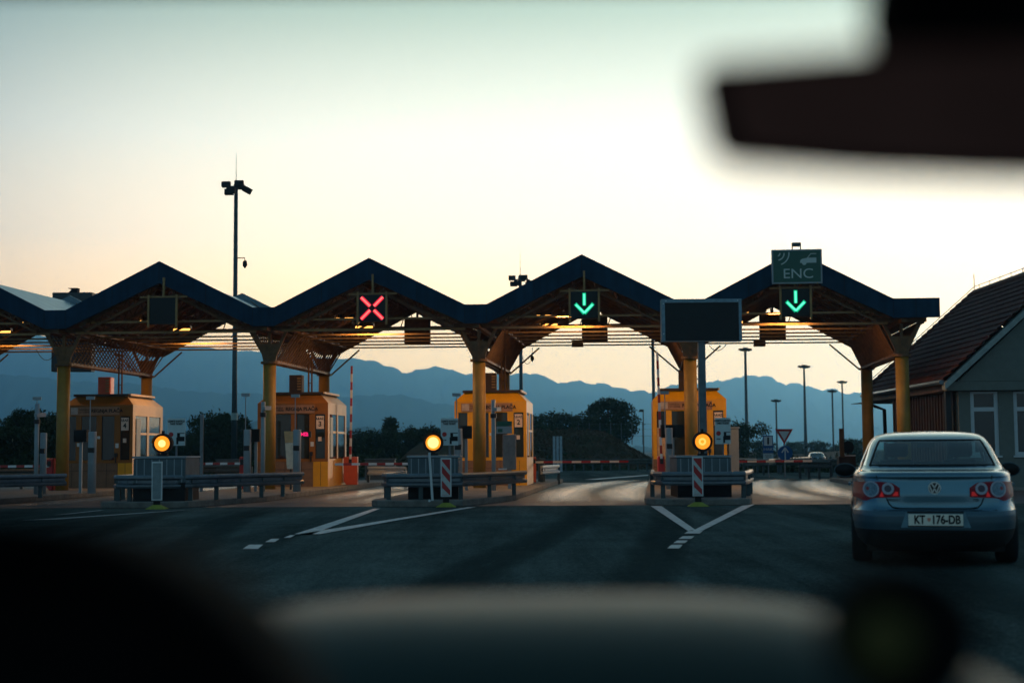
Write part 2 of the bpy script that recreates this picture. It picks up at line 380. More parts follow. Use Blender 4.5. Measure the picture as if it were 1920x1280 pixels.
# ------------------------------------------------------------ hills
M_hill = mat('wooded mountain', (.028, .045, .03), 1, var=.5, scale=.004, coords='Object', spec=0)
def hills(name, ridge, Y, depth, foot, amp, seed):
    rnd = random.Random(seed); fr = [(rnd.uniform(.01, .09), rnd.random()*6, rnd.random()) for _ in range(9)]
    mb = MB(); nx = 420; ny = 24; x0, x1 = ridge[0][0], ridge[-1][0]
    for j in range(ny+1):
        b = j/ny
        for i in range(nx+1):
            px = x0 + (x1-x0)*i/nx
            for (ax, ay), (bx, by) in zip(ridge, ridge[1:]):
                if ax <= px <= bx: break
            tt = (px-ax)/(bx-ax); tt = tt*tt*(3-2*tt); py = ay + (by-ay)*tt
            n_ = sum(math.sin(px*f_*(1+.0) + p_ + b*7*q_) for f_, p_, q_ in fr)/9
            prof = min(1, b/.7) ; prof = prof**1.15 if b <= .7 else 1 - (b-.7)*1.2
            p = P(px, py + n_*2.2, Y); top = p.z
            jg = sum(math.sin(px*q_*.16 + p_*3)*r_ for q_, p_, r_ in ((1, fr[0][1], 1.2), (2.3, fr[1][1], .8), (4.9, fr[2][1], .5), (9.1, fr[3][1], .3)))
            top += jg*Y/2667
            yy = Y - foot + (foot)*min(1, b/.7) + max(0, b-.7)*depth
            sc = yy / Y
            gully = abs(math.sin(px*.035 + fr[4][1] + b*3 + 1.5*math.sin(px*.011 + b*4))) + .5*abs(math.sin(px*.09 + b*6 + fr[5][1]))
            z = max(-3, top*prof + (n_*amp - gully*amp*1.6)*math.sin(min(1, b/.7)*math.pi)) if j else -4
            mb.v.append((p.x*(.5+.5*sc), yy, z))
    for j in range(ny):
        for i in range(nx):
            a = j*(nx+1)+i; mb.f.append((a, a+1, a+nx+2, a+nx+1))
    return mb.build(name, M_hill, smooth=True, kind='structure')
hills('mountain_range', [(-900, 690), (-500, 640), (-200, 600), (0, 612), (90, 628), (250, 646), (360, 648), (470, 655), (640, 670), (670, 670), (700, 674), (730, 686), (760, 698), (790, 690), (815, 686), (840, 689), (870, 699), (900, 697), (985, 699), (1005, 700), (1025, 705), (1050, 716), (1080, 710), (1105, 718), (1130, 716), (1160, 723), (1187, 732), (1197, 729), (1218, 736), (1240, 730), (1262, 720), (1290, 716), (1330, 716), (1345, 711), (1360, 714), (1385, 705), (1402, 702), (1440, 703), (1460, 714), (1475, 720), (1495, 716), (1515, 722), (1540, 728), (1560, 726), (1590, 737), (1620, 734), (1660, 745), (1800, 752), (2300, 800), (2700, 830)], 5000, 1400, 1800, 33, 1)
hills('foothills', [(-900, 760), (-300, 722), (0, 700), (200, 716), (420, 735), (640, 742), (740, 738), (830, 756), (950, 772), (1100, 800), (1300, 825), (1600, 838), (2400, 838)], 3100, 700, 850, 16, 5)
hills('low_hill', [(-900, 800), (-200, 812), (150, 806), (330, 812), (420, 800), (480, 788), (600, 805), (680, 800), (800, 822), (1000, 836), (1500, 840)], 1700, 400, 450, 6, 8)

# ------------------------------------------------------------ canopy over the lanes
can = empty('toll_canopy', (0, 0, 0), 0, 'long zigzag toll plaza canopy with blue fascia on ochre columns', 'canopy')
B5 = [-19.4] + COLS                                  # valley lines, one beyond the left edge of the picture
VF, VB = -.74, 8.0
ZV, ZP, FH = 5.66, 7.12, .60
def zig(dz=0.0):
    pts = []
    for i, uc in enumerate(B5):
        pts.append((uc - .33, ZV + dz)); pts.append((uc + .33, ZV + dz))
        if i < len(B5)-1: pts.append(((uc + B5[i+1])/2, ZP + dz))
    pts[0] = (B5[0] - .9, ZV + dz); pts[-1] = (pts[-1][0], pts[-1][1]); pts.append((B5[-1] + 1.02, ZV + dz))
    return pts
def extr(mb, top, bot, v0, v1):
    n = len(top); vs = [L(u, v0, z) for u, z in top] + [L(u, v0, z) for u, z in bot] + [L(u, v1, z) for u, z in top] + [L(u, v1, z) for u, z in bot]
    fs = []
    for i in range(n-1):
        fs += [(i, n+i, n+i+1, i+1), (2*n+i, 2*n+i+1, 3*n+i+1, 3*n+i), (i, i+1, 2*n+i+1, 2*n+i), (n+i, 3*n+i, 3*n+i+1, n+i+1)]
    fs += [(0, 2*n, 3*n, n), (n-1, 2*n-1, 4*n-1, 3*n-1)]
    return mb.add(vs, fs)
zt = zig(); zb = [(u, z - (FH + (.07 if z > 6 else -.03))) for u, z in zt]
extr(MB(), zt, zb, VF, VF + .12).build('fascia', M_fascia, can, label='dark blue zigzag front fascia')
extr(MB(), zig(-.02), zig(-.42), VB, VB + .1).build('rear_fascia', mat('grey blue metal', (.12, .2, .25), .4, .4), can)
extr(MB(), zig(-.425), [(u, z - (.80 if z > 6 else .88)) for u, z in zig()], VB + .01, VB + .08).build('rear_gable_band', M_soffit, can)
sm_ = MB()
for (ua, za), (ub, zb2) in zip(zt, zt[1:]):
    n_ = max(1, round((ub - ua)/1.5))
    for k in range(n_):
        u = ua + (ub-ua)*k/n_; z = za + (zb2-za)*k/n_ ; p = L(u, VF - .001, z)
        sm_.bar(p - Vector((0, 0, .02)), p - Vector((0, 0, FH - .02)), .012, .006)
sm_.build('panel_seam', M_black, can)
src_ = M_fascia.node_tree; bf = src_.nodes['Principled BSDF']; lk = bf.inputs['Base Color'].links[0].from_socket
tcf = src_.nodes.new('ShaderNodeTexCoord'); mpf = src_.nodes.new('ShaderNodeMapping'); mpf.inputs['Scale'].default_value = (3.5, 1, .25); src_.links.new(tcf.outputs['Object'], mpf.inputs[0])
nf = src_.nodes.new('ShaderNodeTexNoise'); nf.inputs['Scale'].default_value = 1.6; nf.inputs['Detail'].default_value = 8; src_.links.new(mpf.outputs[0], nf.inputs['Vector'])
mf = src_.nodes.new('ShaderNodeMapRange'); mf.inputs[1].default_value = .35; mf.inputs[2].default_value = .7; mf.inputs[3].default_value = .85; mf.inputs[4].default_value = 1.2; src_.links.new(nf.outputs[0], mf.inputs[0])
vf = src_.nodes.new('ShaderNodeVectorMath'); vf.operation = 'SCALE'; src_.links.new(lk, vf.inputs[0]); src_.links.new(mf.outputs[0], vf.inputs[3]); src_.links.new(vf.outputs[0], bf.inputs['Base Color'])
extr(MB(), zig(-.26), zig(-.34), VF + .125, VB - .003).build('roof_deck', M_roof, can)
# soffit boards under each slope
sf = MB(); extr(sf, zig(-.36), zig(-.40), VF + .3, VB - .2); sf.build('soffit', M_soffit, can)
for i in range(len(B5)-1):
    a, b_ = B5[i] + .5, B5[i+1] - .5; m_ = (a + b_)/2
    for k in range(8):
        v = -.3 + k*1.12; rf = MB()
        for s0, s1, sg in ((a, m_, 1), (b_, m_, -1)):
            p = L(s0 + .1*sg, v, ZV - .46); q = L(s1, v, ZP - .48); rf.bar(p, q, .07, .12)
            p2 = L(s0 + .25*sg, v, 5.02); q2 = L(s1 - .25*sg, v, ZP - .98); rf.bar(p2, q2, .06, .07)
            for t in range(7):
                f0, f1 = t/7, (t+.5)/7; rf.bar(p.lerp(q, f0), p2.lerp(q2, f1), .03); rf.bar(p2.lerp(q2, f1), p.lerp(q, (t+1)/7), .03)
        if k in (0, 7):
            rf.bar(L(m_-1.1, v, 6.4), L(m_+1.1, v, 6.4), .05, .07)
            for d in (-.9, -.45, 0, .45, .9): rf.bar(L(m_+d, v, 6.4), L(m_+d*.5, v, 6.75), .03)
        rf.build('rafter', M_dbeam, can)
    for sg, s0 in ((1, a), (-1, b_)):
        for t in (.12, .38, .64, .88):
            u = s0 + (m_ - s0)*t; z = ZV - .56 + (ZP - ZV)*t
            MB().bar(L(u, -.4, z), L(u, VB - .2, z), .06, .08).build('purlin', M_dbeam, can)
    # ties across the opening
    for k in range(6):
        v = -.1 + k*1.45
        MB().bar(L(a - .1, v, 4.97 if k else 5.0), L(b_ + .1, v, 4.95 if k else 4.98), .045, .05 if k else .07).build('tie_beam', M_beam, can)
    MB().bar(L(a + .35, -.25, 5.31), L(b_ - .35, -.25, 5.31), .05, .06).build('tie_beam', M_beam, can)
    # diagonal web near the rear gable
    w_ = MB(); vv = 7.4
    for d in range(-4, 5):
        x0 = m_ + d*.5
        w_.bar(L(x0, vv, 5.7), L(x0 + (.25 if d % 2 else -.25), vv, ZP - .45 - abs(x0 - m_)*.47), .035)
    w_.bar(L(m_-1.9, vv, 5.7), L(m_+1.9, vv, 5.7), .05, .07)
    w_.build('gable_web', M_dbeam, can)
for i, uc in enumerate(B5):
    for v, zc in ((0, 3.98), (VR, 3.98)):
        c = MB(); p = L(uc, v); c.tube([(p.x, p.y, 0), (p.x, p.y, zc)], .197, 24)
        co = c.build('column', M_yel, can, smooth=False)
        for pl in co.data.polygons: pl.use_smooth = abs(pl.normal.z) < .5
        MB().tube([(p.x, p.y, zc), (p.x, p.y, zc + .07)], .27, 24).build('cap_plate', M_dbeam, co)
        hd = MB()
        for du in (-.55, 0, .55):
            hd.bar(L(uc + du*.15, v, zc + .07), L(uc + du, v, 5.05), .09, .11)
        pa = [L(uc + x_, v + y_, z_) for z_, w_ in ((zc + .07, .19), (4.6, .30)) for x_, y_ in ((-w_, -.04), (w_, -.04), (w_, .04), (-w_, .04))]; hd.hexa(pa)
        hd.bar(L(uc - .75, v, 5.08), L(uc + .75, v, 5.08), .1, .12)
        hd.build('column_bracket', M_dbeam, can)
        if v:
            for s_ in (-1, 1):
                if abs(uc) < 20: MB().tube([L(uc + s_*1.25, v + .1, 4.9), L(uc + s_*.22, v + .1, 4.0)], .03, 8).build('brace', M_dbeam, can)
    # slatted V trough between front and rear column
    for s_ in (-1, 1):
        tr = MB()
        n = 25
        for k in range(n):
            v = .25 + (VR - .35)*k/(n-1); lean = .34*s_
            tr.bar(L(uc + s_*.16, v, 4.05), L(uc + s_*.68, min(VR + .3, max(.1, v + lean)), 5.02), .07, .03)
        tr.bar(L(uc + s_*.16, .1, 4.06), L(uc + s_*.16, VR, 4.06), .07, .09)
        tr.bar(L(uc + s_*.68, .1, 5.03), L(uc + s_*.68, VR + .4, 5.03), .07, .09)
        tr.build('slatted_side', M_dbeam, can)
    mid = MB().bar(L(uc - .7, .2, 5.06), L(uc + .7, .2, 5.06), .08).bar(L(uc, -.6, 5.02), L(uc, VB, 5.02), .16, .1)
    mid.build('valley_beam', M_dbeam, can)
def cable(pts, r=.012):
    a, b_, sag = pts; q = [Vector(a).lerp(Vector(b_), t/12) - Vector((0, 0, sag*4*(t/12)*(1-t/12))) for t in range(13)]
    return MB().tube(q, r, 6)
cable((P(68, 655, 50), P(108, 655, 50), .38)).build('cable', M_black, can)
cable((P(1330, 648, 50), P(1362, 645, 50), .2)).build('cable', M_black, can)
# sodium lamps under the roof
M_lamp = flat('lit sodium tube', (.8, .4, .1), emit=(1, .42, .08), es=3)
for i in range(len(B5)-1):
    m_ = (B5[i] + B5[i+1])/2
    for v in (2.6, 5.8):
        for du in (-1.5,) if i else (-1.5, 1.0, 2.0, 2.7):
            p = L(m_ + du, v, 5.62)
            lf = MB().box(-.35, .35, -.1, .1, 0, .1).build('lamp_fixture', M_dark, can); lf.location = p; lf.rotation_euler = (0, 0, RZ)
            MB().tube([(-.3, 0, -.03), (.3, 0, -.03)], .035, 8).build('lamp_tube', M_lamp, lf)
    ld = bpy.data.lights.new('sodium_lamp', 'AREA'); ld.shape = 'RECTANGLE'; ld.size = 1.2; ld.size_y = .3
    ld.color = (1, .47, .16); ld.energy = [90, 90, 130, 190, 170][i]
    lo = bpy.data.objects.new('sodium_lamp', ld); C.objects.link(lo); lo.location = L(m_ - .2, [4.2, 4.0, 1.0, -.2, -.2][i], 5.3)

# ------------------------------------------------------------ lane signals
def signal(uc, v, z, glyph, label, s=.80, rear=False, frame=True):
    root = empty('lane_signal', L(uc, v, z), RZ, label, 'lane signal', 'lane signals hung under the canopy')
    h = s/2
    MB().box(-h, h, 0, .22, -h, h).build('housing', M_screen if not rear else M_brown, root, bevel=.01)
    if frame:
        fr = MB(); e = h + .035
        for x in (-e, e): fr.box(x - .03, x + .03, -.02, .06, -e - .06, e + .06)
        fr.box(-e - .3, e + .3, .07, .11, e - .02, e + .03)
        fr.box(-.03, .03, .08, .14, e + .03, e + .6)
        fr.build('hanger', M_beam, root)
    if rear:
        r_ = MB(); r_.box(-h + .05, h - .05, -.02, 0, -h + .05, h - .05); r_.box(-.04, .04, .05, .1, h, h + .7); r_.box(-h, h, -.04, -.021, -.02, .02); r_.build('back_plate', M_dbeam, root)
    def strips(segs, name, w, y0, m):
        mb = MB()
        for (x0, z0), (x1, z1) in segs: mb.bar((x0, y0, z0), (x1, y0, z1), w, .008) if False else mb.add(*strip(x0, z0, x1, z1, w, y0))
        return mb.build(name, m, root)
    if glyph == 'x':
        a, g0 = .33, .06
        segs = [((sx*g0, sz*g0), (sx*a, sz*a)) for sx in (-1, 1) for sz in (-1, 1)]
        strips(segs, 'red_cross', .12, -.008, M_sigred); strips(segs, 'tube_core', .055, -.014, M_sigredc)
    if glyph == 'a':
        segs = [((0, .36), (0, -.02)), ((-.27, .04), (0, -.26)), ((.27, .04), (0, -.26))]
        strips(segs, 'green_arrow', .11, -.008, M_siggrn)
        strips([((0, .33), (0, -.01)), ((-.25, .01), (-.0, -.235)), ((.25, .01), (.0, -.235))], 'tube_core', .055, -.014, M_siggrnc)
    return root
def strip(x0, z0, x1, z1, w, y):
    dx, dz = x1-x0, z1-z0; l = math.hypot(dx, dz); nx, nz = -dz/l*w/2, dx/l*w/2
    p = [(x0-nx, z0-nz), (x1-nx, z1-nz), (x1+nx, z1+nz), (x0+nx, z0+nz)]
    return [(a, y, b) for a, b in p] + [(a, y+.006, b) for a, b in p], [(0,1,2,3), (7,6,5,4), (0,4,5,1), (1,5,6,2), (2,6,7,3), (3,7,4,0)]
M_sigred = flat('lit red tube', (.4, .0, .02), emit=(1, .01, .05), es=.9)
M_sigredc = flat('lit red core', (.8, .3, .3), emit=(1, .15, .12), es=1.4)
M_siggrn = flat('lit green tube', (.0, .3, .15), emit=(.0, .5, .25), es=.8)
M_siggrnc = flat('lit green core', (.3, .8, .6), emit=(.12, 1, .55), es=1.3)
def sigat(px, py, Y, **k):
    p = P(px, py, Y); return p
mids = [(COLS[i] + COLS[i+1])/2 for i in range(4)]
sp_ = [(304.5, 583), (697.5, 577.5), (1095.5, 571.5), (1492, 567)]
labels = ['switched-off black lane signal under the leftmost full canopy gable', 'lane signal showing a lit red cross',
          'lane signal with a lit green down arrow under the gable left of the blank display', 'lane signal with a lit green down arrow below the ENC sign']
for i, (px, py) in enumerate(sp_):
    o = signal(mids[i], -.55, 5.6, [None, 'x', 'a', 'a'][i], labels[i]); o.location = P(px, py, L(mids[i], -.55).y - (.9 if i == 3 else .45))
rl = ['brown back of a rear lane signal right of the red cross', 'brown back of a rear lane signal behind the middle green arrow', 'brown back of a rear lane signal between the blank display and the ENC arrow']
for (px, py), lb in zip([(782, 620), (1115, 615), (1449, 613)], rl):
    o = signal(0, 0, 0, None, lb, s=.92, rear=True, frame=False); o.location = P(px, py, 50.6)
for (px, py), lb in zip([(1083, 644), (1424, 643)], ['small brown junction box on the rear tie beam of the middle bay', 'small brown junction box on the rear tie beam of the right bay']):
    o = MB().box(-.2, .2, -.1, .1, -.12, .12).box(-.05, .05, -.12, -.1, -.05, .05).box(-.22, .22, -.11, -.1, .09, .12).build('junction_box', M_dbeam); o.location = P(px, py, 50.2); tag(o, lb, 'junction box')

# ENC sign
p = P(1494.2, 499.5, 41.0); W_, H_ = 94*41/2667, 65*41/2667
es = empty('toll_sign', p, RZ, 'green ENC sign with white car and radio waves on the right canopy gable', 'sign')
MB().box(-W_/2, W_/2, 0, .08, -H_/2, H_/2).build('border_panel', M_gpaint, es, bevel=.005)
MB().box(-W_/2 + .045, W_/2 - .045, -.006, -.002, -H_/2 + .045, H_/2 - .045).build('sign_face', M_green, es)
M_sw = flat('sign white', (.5, .62, .6), .5)
text('lettering', 'ENC', .40, M_sw, es, (.03, -.009, -.22), sx=1.12)
wv = MB()
for r_, a0, a1 in ((.08, -75, 5), (.2, -80, 2), (.34, -72, 5)):
    pr = None
    for k in range(11):
        a = R(a0 + (a1-a0)*k/10); q = (-.56 + r_*math.cos(a), .36 + r_*math.sin(a) + .03)
        if pr: wv.add(*strip(pr[0], pr[1], q[0], q[1], .035, -.012))
        pr = q
wv.build('radio_waves', M_sw, es)
cr = MB(); cr.prism([(.09, .10), (.10, .18), (.16, .22), (.32, .25), (.56, .25), (.56, .10)], -.012, -.008)
cr.add(*strip(.30, .24, .40, .36, .022, -.012)).add(*strip(.39, .365, .56, .365, .022, -.012)).disc(.21, .10, -.013, -.009, .065, 16)
cr.build('car_pictogram', M_sw, es)
lb = MB(); lb.bar((-.12, .03, H_/2), (-.12, .03, H_/2 + .2), .03).bar((.12, .03, H_/2), (.12, .03, H_/2 + .2), .03); lb.box(-.1, .1, -.02, .1, H_/2 + .09, H_/2 + .2); lb.build('sign_lamp', M_pole, es)

# blank message display on its post
p = P(1315.5, 600, 36.5); k_ = 36.5/2667
vd = empty('message_display', (p.x, 36.5, 0), 0, 'large blank black message display on a grey steel post', 'display')
zc = p.z; hw, hh = 75.5*k_, 40*k_
MB().box(-hw, hw, 0, .3, zc - hh, zc + hh).build('casing', M_gpaint, vd, bevel=.01)
fr = MB(); fr.box(-hw, hw, -.02, -.001, zc + hh - .09, zc + hh).box(-hw, -hw + .09, -.02, -.001, zc - hh, zc + hh - .092).box(hw - .075, hw, -.02, -.001, zc - hh, zc + hh - .092); fr.build('frame', mat('blue grey frame', (.16, .27, .34), .4, .4), vd)
MB().box(-hw + .092, hw - .077, -.008, -.003, zc - hh + .02, zc + hh - .095).build('screen', M_screen, vd)
bl = MB()
for x, z in ((-hw + .05, zc + hh - .12), (-hw+.05, zc-hh+.2), (hw - .1, zc + hh - .045), (hw-.04, zc-hh+.2), (-hw + .12, zc + hh - .045)): bl.disc(x, z, -.03, -.02, .015, 8)
bl.build('bolt', M_white, vd)
MB().box(-.09, .09, .05, .23, .1, zc - hh).box(-.17, .17, -.03, .31, .05, .1).build('post', mat('post grey blue', (.1, .15, .18), .45, .3), vd)

# ------------------------------------------------------------ toll booths
BW, BD, BH, BS = 2.34, 3.0, 3.2, 2.86
def booth(col, label, num, tubes=True, band='left'):
    root = empty('toll_booth', L(COLS[col] + .02, 2.75, 0), RZ, label, 'toll booth', 'toll booths under the canopy')
    h = BW/2
    # walls: ring of corner posts and sills around window openings, with a chamfered head
    ww = MB()
    ww.prism([(-h, 2.5), (h, 2.5), (h, BS), (-h, BS)], 0, .06)                           # front header
    ww.prism([(-h, 2.5), (h, 2.5), (h, BS), (-h, BS)], BD - .06, BD)
    ww.box(-h, -h + .06, .06, BD - .06, 2.5, BS); ww.box(h - .06, h, .06, BD - .06, 2.5, BS)
    ww.hexa([(-h, 0, BS), (h, 0, BS), (h, BD, BS), (-h, BD, BS), (-h + .3, .28, BH - .05), (h - .3, .28, BH - .05), (h - .3, BD - .28, BH - .05), (-h + .3, BD - .28, BH - .05)])
    for x0, x1 in ((-h, -h + .12), (-h + .42, -h + .60), (-.06, .12), (h - .62, h - .42), (h - .1, h)): ww.box(x0, x1, 0, .06, 1.05, 2.5)
    for x0 in (-h, h - .06):
        for y0, y1 in ((.06, .25), (BD*.5 - .1, BD*.5 + .1), (BD - .25, BD - .06)): ww.box(x0, x0 + .06, y0, y1, 1.05, 2.5)
    ww.box(-h, h, 0, .06, .96, 1.05); ww.box(-h, h, BD - .06, BD, .15, 2.5)
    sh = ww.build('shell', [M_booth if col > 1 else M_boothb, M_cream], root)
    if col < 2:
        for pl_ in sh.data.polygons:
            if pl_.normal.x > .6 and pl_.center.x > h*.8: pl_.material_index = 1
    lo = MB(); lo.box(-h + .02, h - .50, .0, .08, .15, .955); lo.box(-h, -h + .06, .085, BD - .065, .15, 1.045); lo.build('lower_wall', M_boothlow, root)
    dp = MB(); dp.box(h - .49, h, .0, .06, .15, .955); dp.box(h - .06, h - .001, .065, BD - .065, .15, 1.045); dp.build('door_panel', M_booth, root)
    pl = MB().box(-h - .12, h + .12, -.15, BD + .12, .01, .145); pl.build('plinth', M_conc, root, bevel=.02)
    rf = MB().box(-h + .24, h - .24, .2, BD - .2, BH - .045, BH + .03); rf.build('roof_slab', M_brown, root)
    for n_, (x0, x1) in enumerate(((-h + .125, -h + .415), (-h + .605, -.065), (.125, h - .625), (h - .415, h - .105))):
        w = MB().box(x0, x1, .03, .04, 1.06, 2.49).build('window', M_glass, root)
        f = MB(); f.box(x0, x1, .01, .06, 1.75, 1.78) if n_ in (1,) else f.box(x0, x0 + .02, .01, .06, 1.06, 2.49); f.build('glazing_bar', M_dark, w)
    for x in (-h + .02, h - .03):
        for y0, y1 in ((.26, BD*.5 - .11), (BD*.5 + .11, BD - .26)):
            w = MB().box(x, x + .01, y0, y1, 1.06, 2.49).build('side_window', M_glass, root)
            MB().box(x - .01, x + .025, y0, y1, 1.88, 1.95).build('glazing_bar', M_booth, w)
    # sign band with lettering
    MB().box(-h + .22, h - .45, -.02, -.003, 2.53, 2.80).build('sign_band', mat('pinkish sign band', (.36, .2, .12), .6), root)
    text('lettering', 'REGNJA PLA\u010cA', .155, M_black, root, (.30, -.024, 2.665), bold=.004)
    text('small_lettering', 'NAPLATA\nCESTARINE', .075, M_black, root, (-.48, -.024, 2.665))
    lg = MB().box(-h + .25, -h + .48, -.026, -.021, 2.56, 2.78); lg.build('emblem_plate', mat('pale emblem', (.5, .42, .38), .5), root)
    np_ = MB().box(h - .385, h - .135, -.03, -.005, 2.02, 2.44).build('number_plate', mat('plate white', (.75, .6, .5), .5), root)
    text('lettering', 'ULAZ', .095, M_black, np_, (h - .26, -.034, 2.35), bold=.003); text('number', num, .22, M_black, np_, (h - .26, -.034, 2.17), bold=.005)
    MB().box(h - .33, h - .22, .0, .025, 1.62, 1.76).build('notice', mat('plate white', (.75, .6, .5)), root)
    # joints, blinds, shelf clutter and stickers
    jt = MB()
    for x in (-h + .3, -.25, .3): jt.box(x - .006, x + .006, -.003, .001, .17, .95)
    jt.box(-h + .02, h - .50, -.003, .001, .70, .712).box(h - .25, h - .238, -.003, .001, .17, .95); jt.build('panel_joint', M_dark, root)
    bl_ = MB()
    for k in range(9 if col % 2 else 5): bl_.box(.135, h - .635, .055, .068, 2.44 - k*.055, 2.465 - k*.055)
    bl_.build('blind', mat('faded blind', (.16, .15, .13), .8), root)
    MB().box(-h + .62, -.08, .062, .22, 1.07, 1.11).box(-h + .7, -h + .86, .07, .2, 1.11, 1.32).box(-.35, -.2, .07, .2, 1.11, 1.24).build('counter', M_boothlow, root)
    sk = MB().box(-h + .46, -h + .56, -.004, -.001, 1.5 + .1*col, 1.62 + .1*col).box(-.03, .07, -.004, -.001, 1.75, 1.84).box(h - .58, h - .47, -.004, -.001, 1.45, 1.6); sk.build('sticker', M_white, root)
    MB().tube([(h - .56, -.02, .96), (h - .56, -.02, 1.15)], .02, 6).box(h - .60, h - .50, -.05, -.003, 1.15, 1.28).build('door_lock', M_dark, root)
    MB().box(h - .22, h - .18, .3, BD - .3, BH - .03, BH + .035).build('roof_trim', M_cream, root)
    # air-conditioner and conduits on the roof
    ac = MB().box(-.3, .12, .7, 1.1, BH + .03, BH + .62); ac.build('air_conditioner', M_orange if col == 0 else M_brown, root, bevel=.02)  # leftmost unit coloured orange for the lamp light on it
    lv = MB()
    for k in range(5): lv.box(-.02, .10, .66, .698, BH + .12 + k*.09, BH + .17 + k*.09)
    lv.build('louvre', M_beam, root)
    for x in (.27, .38): MB().tube([(x, 1.1, BH), (x, 1.1, 4.7)], .03, 8).build('conduit', M_dbeam, root)
    MB().box(.25, .40, 1.07, 1.13, BH + .35, BH + .38).build('conduit_clip', M_dbeam, root)
    if col < 3:
        dr = MB().box(h, h + .02, .3, .7, 1.1, 2.4).build('door_leaf', M_gpaint, root)
    if col == 3:
        vt = MB()
        for k in range(6): vt.box(-h + .14, -h + .40, .0, .029, 2.0 + k*.07, 2.03 + k*.07)
        vt.build('vent', M_dark, root)
        MB().box(-h + .13, -h + .41, .005, .028, 1.06, 1.97).build('side_board', mat('beige board', (.55, .36, .22), .7), root)
    return root
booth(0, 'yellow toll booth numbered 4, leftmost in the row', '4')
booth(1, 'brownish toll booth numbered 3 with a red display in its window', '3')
booth(2, 'yellow toll booth numbered 2 right of the middle striped marker', '2')
booth(3, 'bright yellow toll booth numbered 1 under the blank display', '1')
p = P(569, 814, 45.4)
o = MB().box(-.24, .24, 0, .05, -.1, .1).build('screen_frame', M_dark); o.location = p; o.name = 'price_display'
tag(o, 'small lit red number display at the window of booth 3', 'display')
t_ = text('digits', '042', .15, flat('lit red digits', (.5, 0, .1), emit=(1, .02, .18), es=.8), o, (0, -.004, 0), sx=1.3, bold=.012)

# ------------------------------------------------------------ islands, rails and their furniture
WP = [(-.02, .31), (.03, .31), (.05, .27), (.05, .23), (-.02, .19), (-.02, .12), (.05, .08), (.05, .04), (.03, 0), (-.02, 0),
      (-.04, 0), (-.04, .12), (-.04, .19), (-.04, .31)]
ISL = [('leftmost', .9, 2.9), ('l', .9, 2.7), ('m', .85, 2.0), ('r', 1.0, 1.35)]
rail_lab = ['guardrail round the island of booth 4, cut by the left picture edge', 'guardrail round the island nose before booth 3, behind the plain grey marker',
            'guardrail round the island nose before booth 2', 'guardrail round the island nose below the blank display']
isl_lab = ['kerbed traffic island of booth 4', 'kerbed traffic island of booth 3 with long pale kerb', 'kerbed traffic island of booth 2', 'kerbed traffic island of booth 1 below the blank display']
def upath(uc, ul, ur0, ur1, vn, vend, z):
    pts = [L(uc + ul, vend, z), L(uc + ul, vn + 1.2, z), L(uc + ul + .06, vn + .6, z), L(uc + ul + .25, vn + .22, z), L(uc + ul + .6, vn + .02, z), L(uc - .1, vn - .05, z),
           L(uc + ur0 - .35, vn + .02, z), L(uc + ur0 - .05, vn + .2, z)]
    for k in range(1, 6): pts.append(L(uc + ur0 + (ur1 - ur0)*k/5, vn + .2 + (-7.2 - vn - .2 + .6)*k/5 , z))
    return pts
for i, uc in enumerate(COLS[:4]):
    _, r0_, r1_ = ISL[i]
    gr = empty('guardrail', L(uc, -10.2, 0), 0, rail_lab[i], 'guardrail', 'guardrails round the island noses')
    base = L(uc, -10.2, 0)
    path = [q - base for q in upath(uc, -1.15, r0_, r1_, -10.2, -6.3, .45)]
    MB().sweep(path, WP, closed=True).build('rail', M_grey, gr, smooth=False)
    for k in range(1, len(path) - 1, 1 if i == 1 else 2):
        q = path[k]; po = MB().box(q.x - .05, q.x + .05, q.y + .05, q.y + .13, .15, .74); po.build('post', M_pole, gr)
    is_ = MB(); pl = [q for q in upath(uc, -1.35, r0_ + .1, min(r1_, 1.75) + .0, -10.6, 12.5, 0)] + [L(uc + 1.7, 0), L(uc + 1.7, 12.5)]
    is_.slab([(q.x - base.x, q.y - base.y) for q in pl], .002, .15)
    io = is_.build('traffic_island', M_kerb, bevel=.02); io.location = base; tag(io, isl_lab[i], 'traffic island', 'kerbed islands between the lanes')
# right edge island under the last columns
pl = [L(12.0, -3), L(13.6, -3), L(13.6, 12), L(11.9, 12)]
io = MB().slab([(q.x - pl[0].x, q.y - pl[0].y) for q in pl], .002, .15).build('traffic_island', M_kerb, bevel=.02); io.location = pl[0]
tag(io, 'kerbed traffic island under the rightmost columns', 'traffic island', 'kerbed islands between the lanes')

# crash blocks
blk = ['left crash block, behind the plain grey marker', 'middle crash block, behind the upright white stick', 'right crash block, at the foot of the blank display post']
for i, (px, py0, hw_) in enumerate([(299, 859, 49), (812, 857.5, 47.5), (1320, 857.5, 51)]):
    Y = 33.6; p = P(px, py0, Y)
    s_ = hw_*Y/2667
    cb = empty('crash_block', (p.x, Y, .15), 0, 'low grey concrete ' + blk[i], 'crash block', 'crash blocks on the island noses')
    bb = MB().box(-s_, s_, 0, 1.5, .42, p.z - .15); MB().box(-s_ + .01, s_ - .01, -.03, 1.5, 0, .42).build('base', M_black, cb)  # black lower part stands for the shade below the guardrail
    bb.build('body', mat('blue grey concrete', (.085, .125, .145), .7, var=.2, scale=3, bump=.3), cb, bevel=.03)
    MB().box(-s_ - .02, s_ + .02, -.02, 1.52, p.z - .145, p.z - .10).build('cover', M_gpaint, cb)
    rib = MB()
    for k in range(-3, 4): rib.box(k*s_/3.5 - .012, k*s_/3.5 + .012, -.012, -.001, .43, p.z - .17)
    rib.build('rib', M_gpaint, cb)
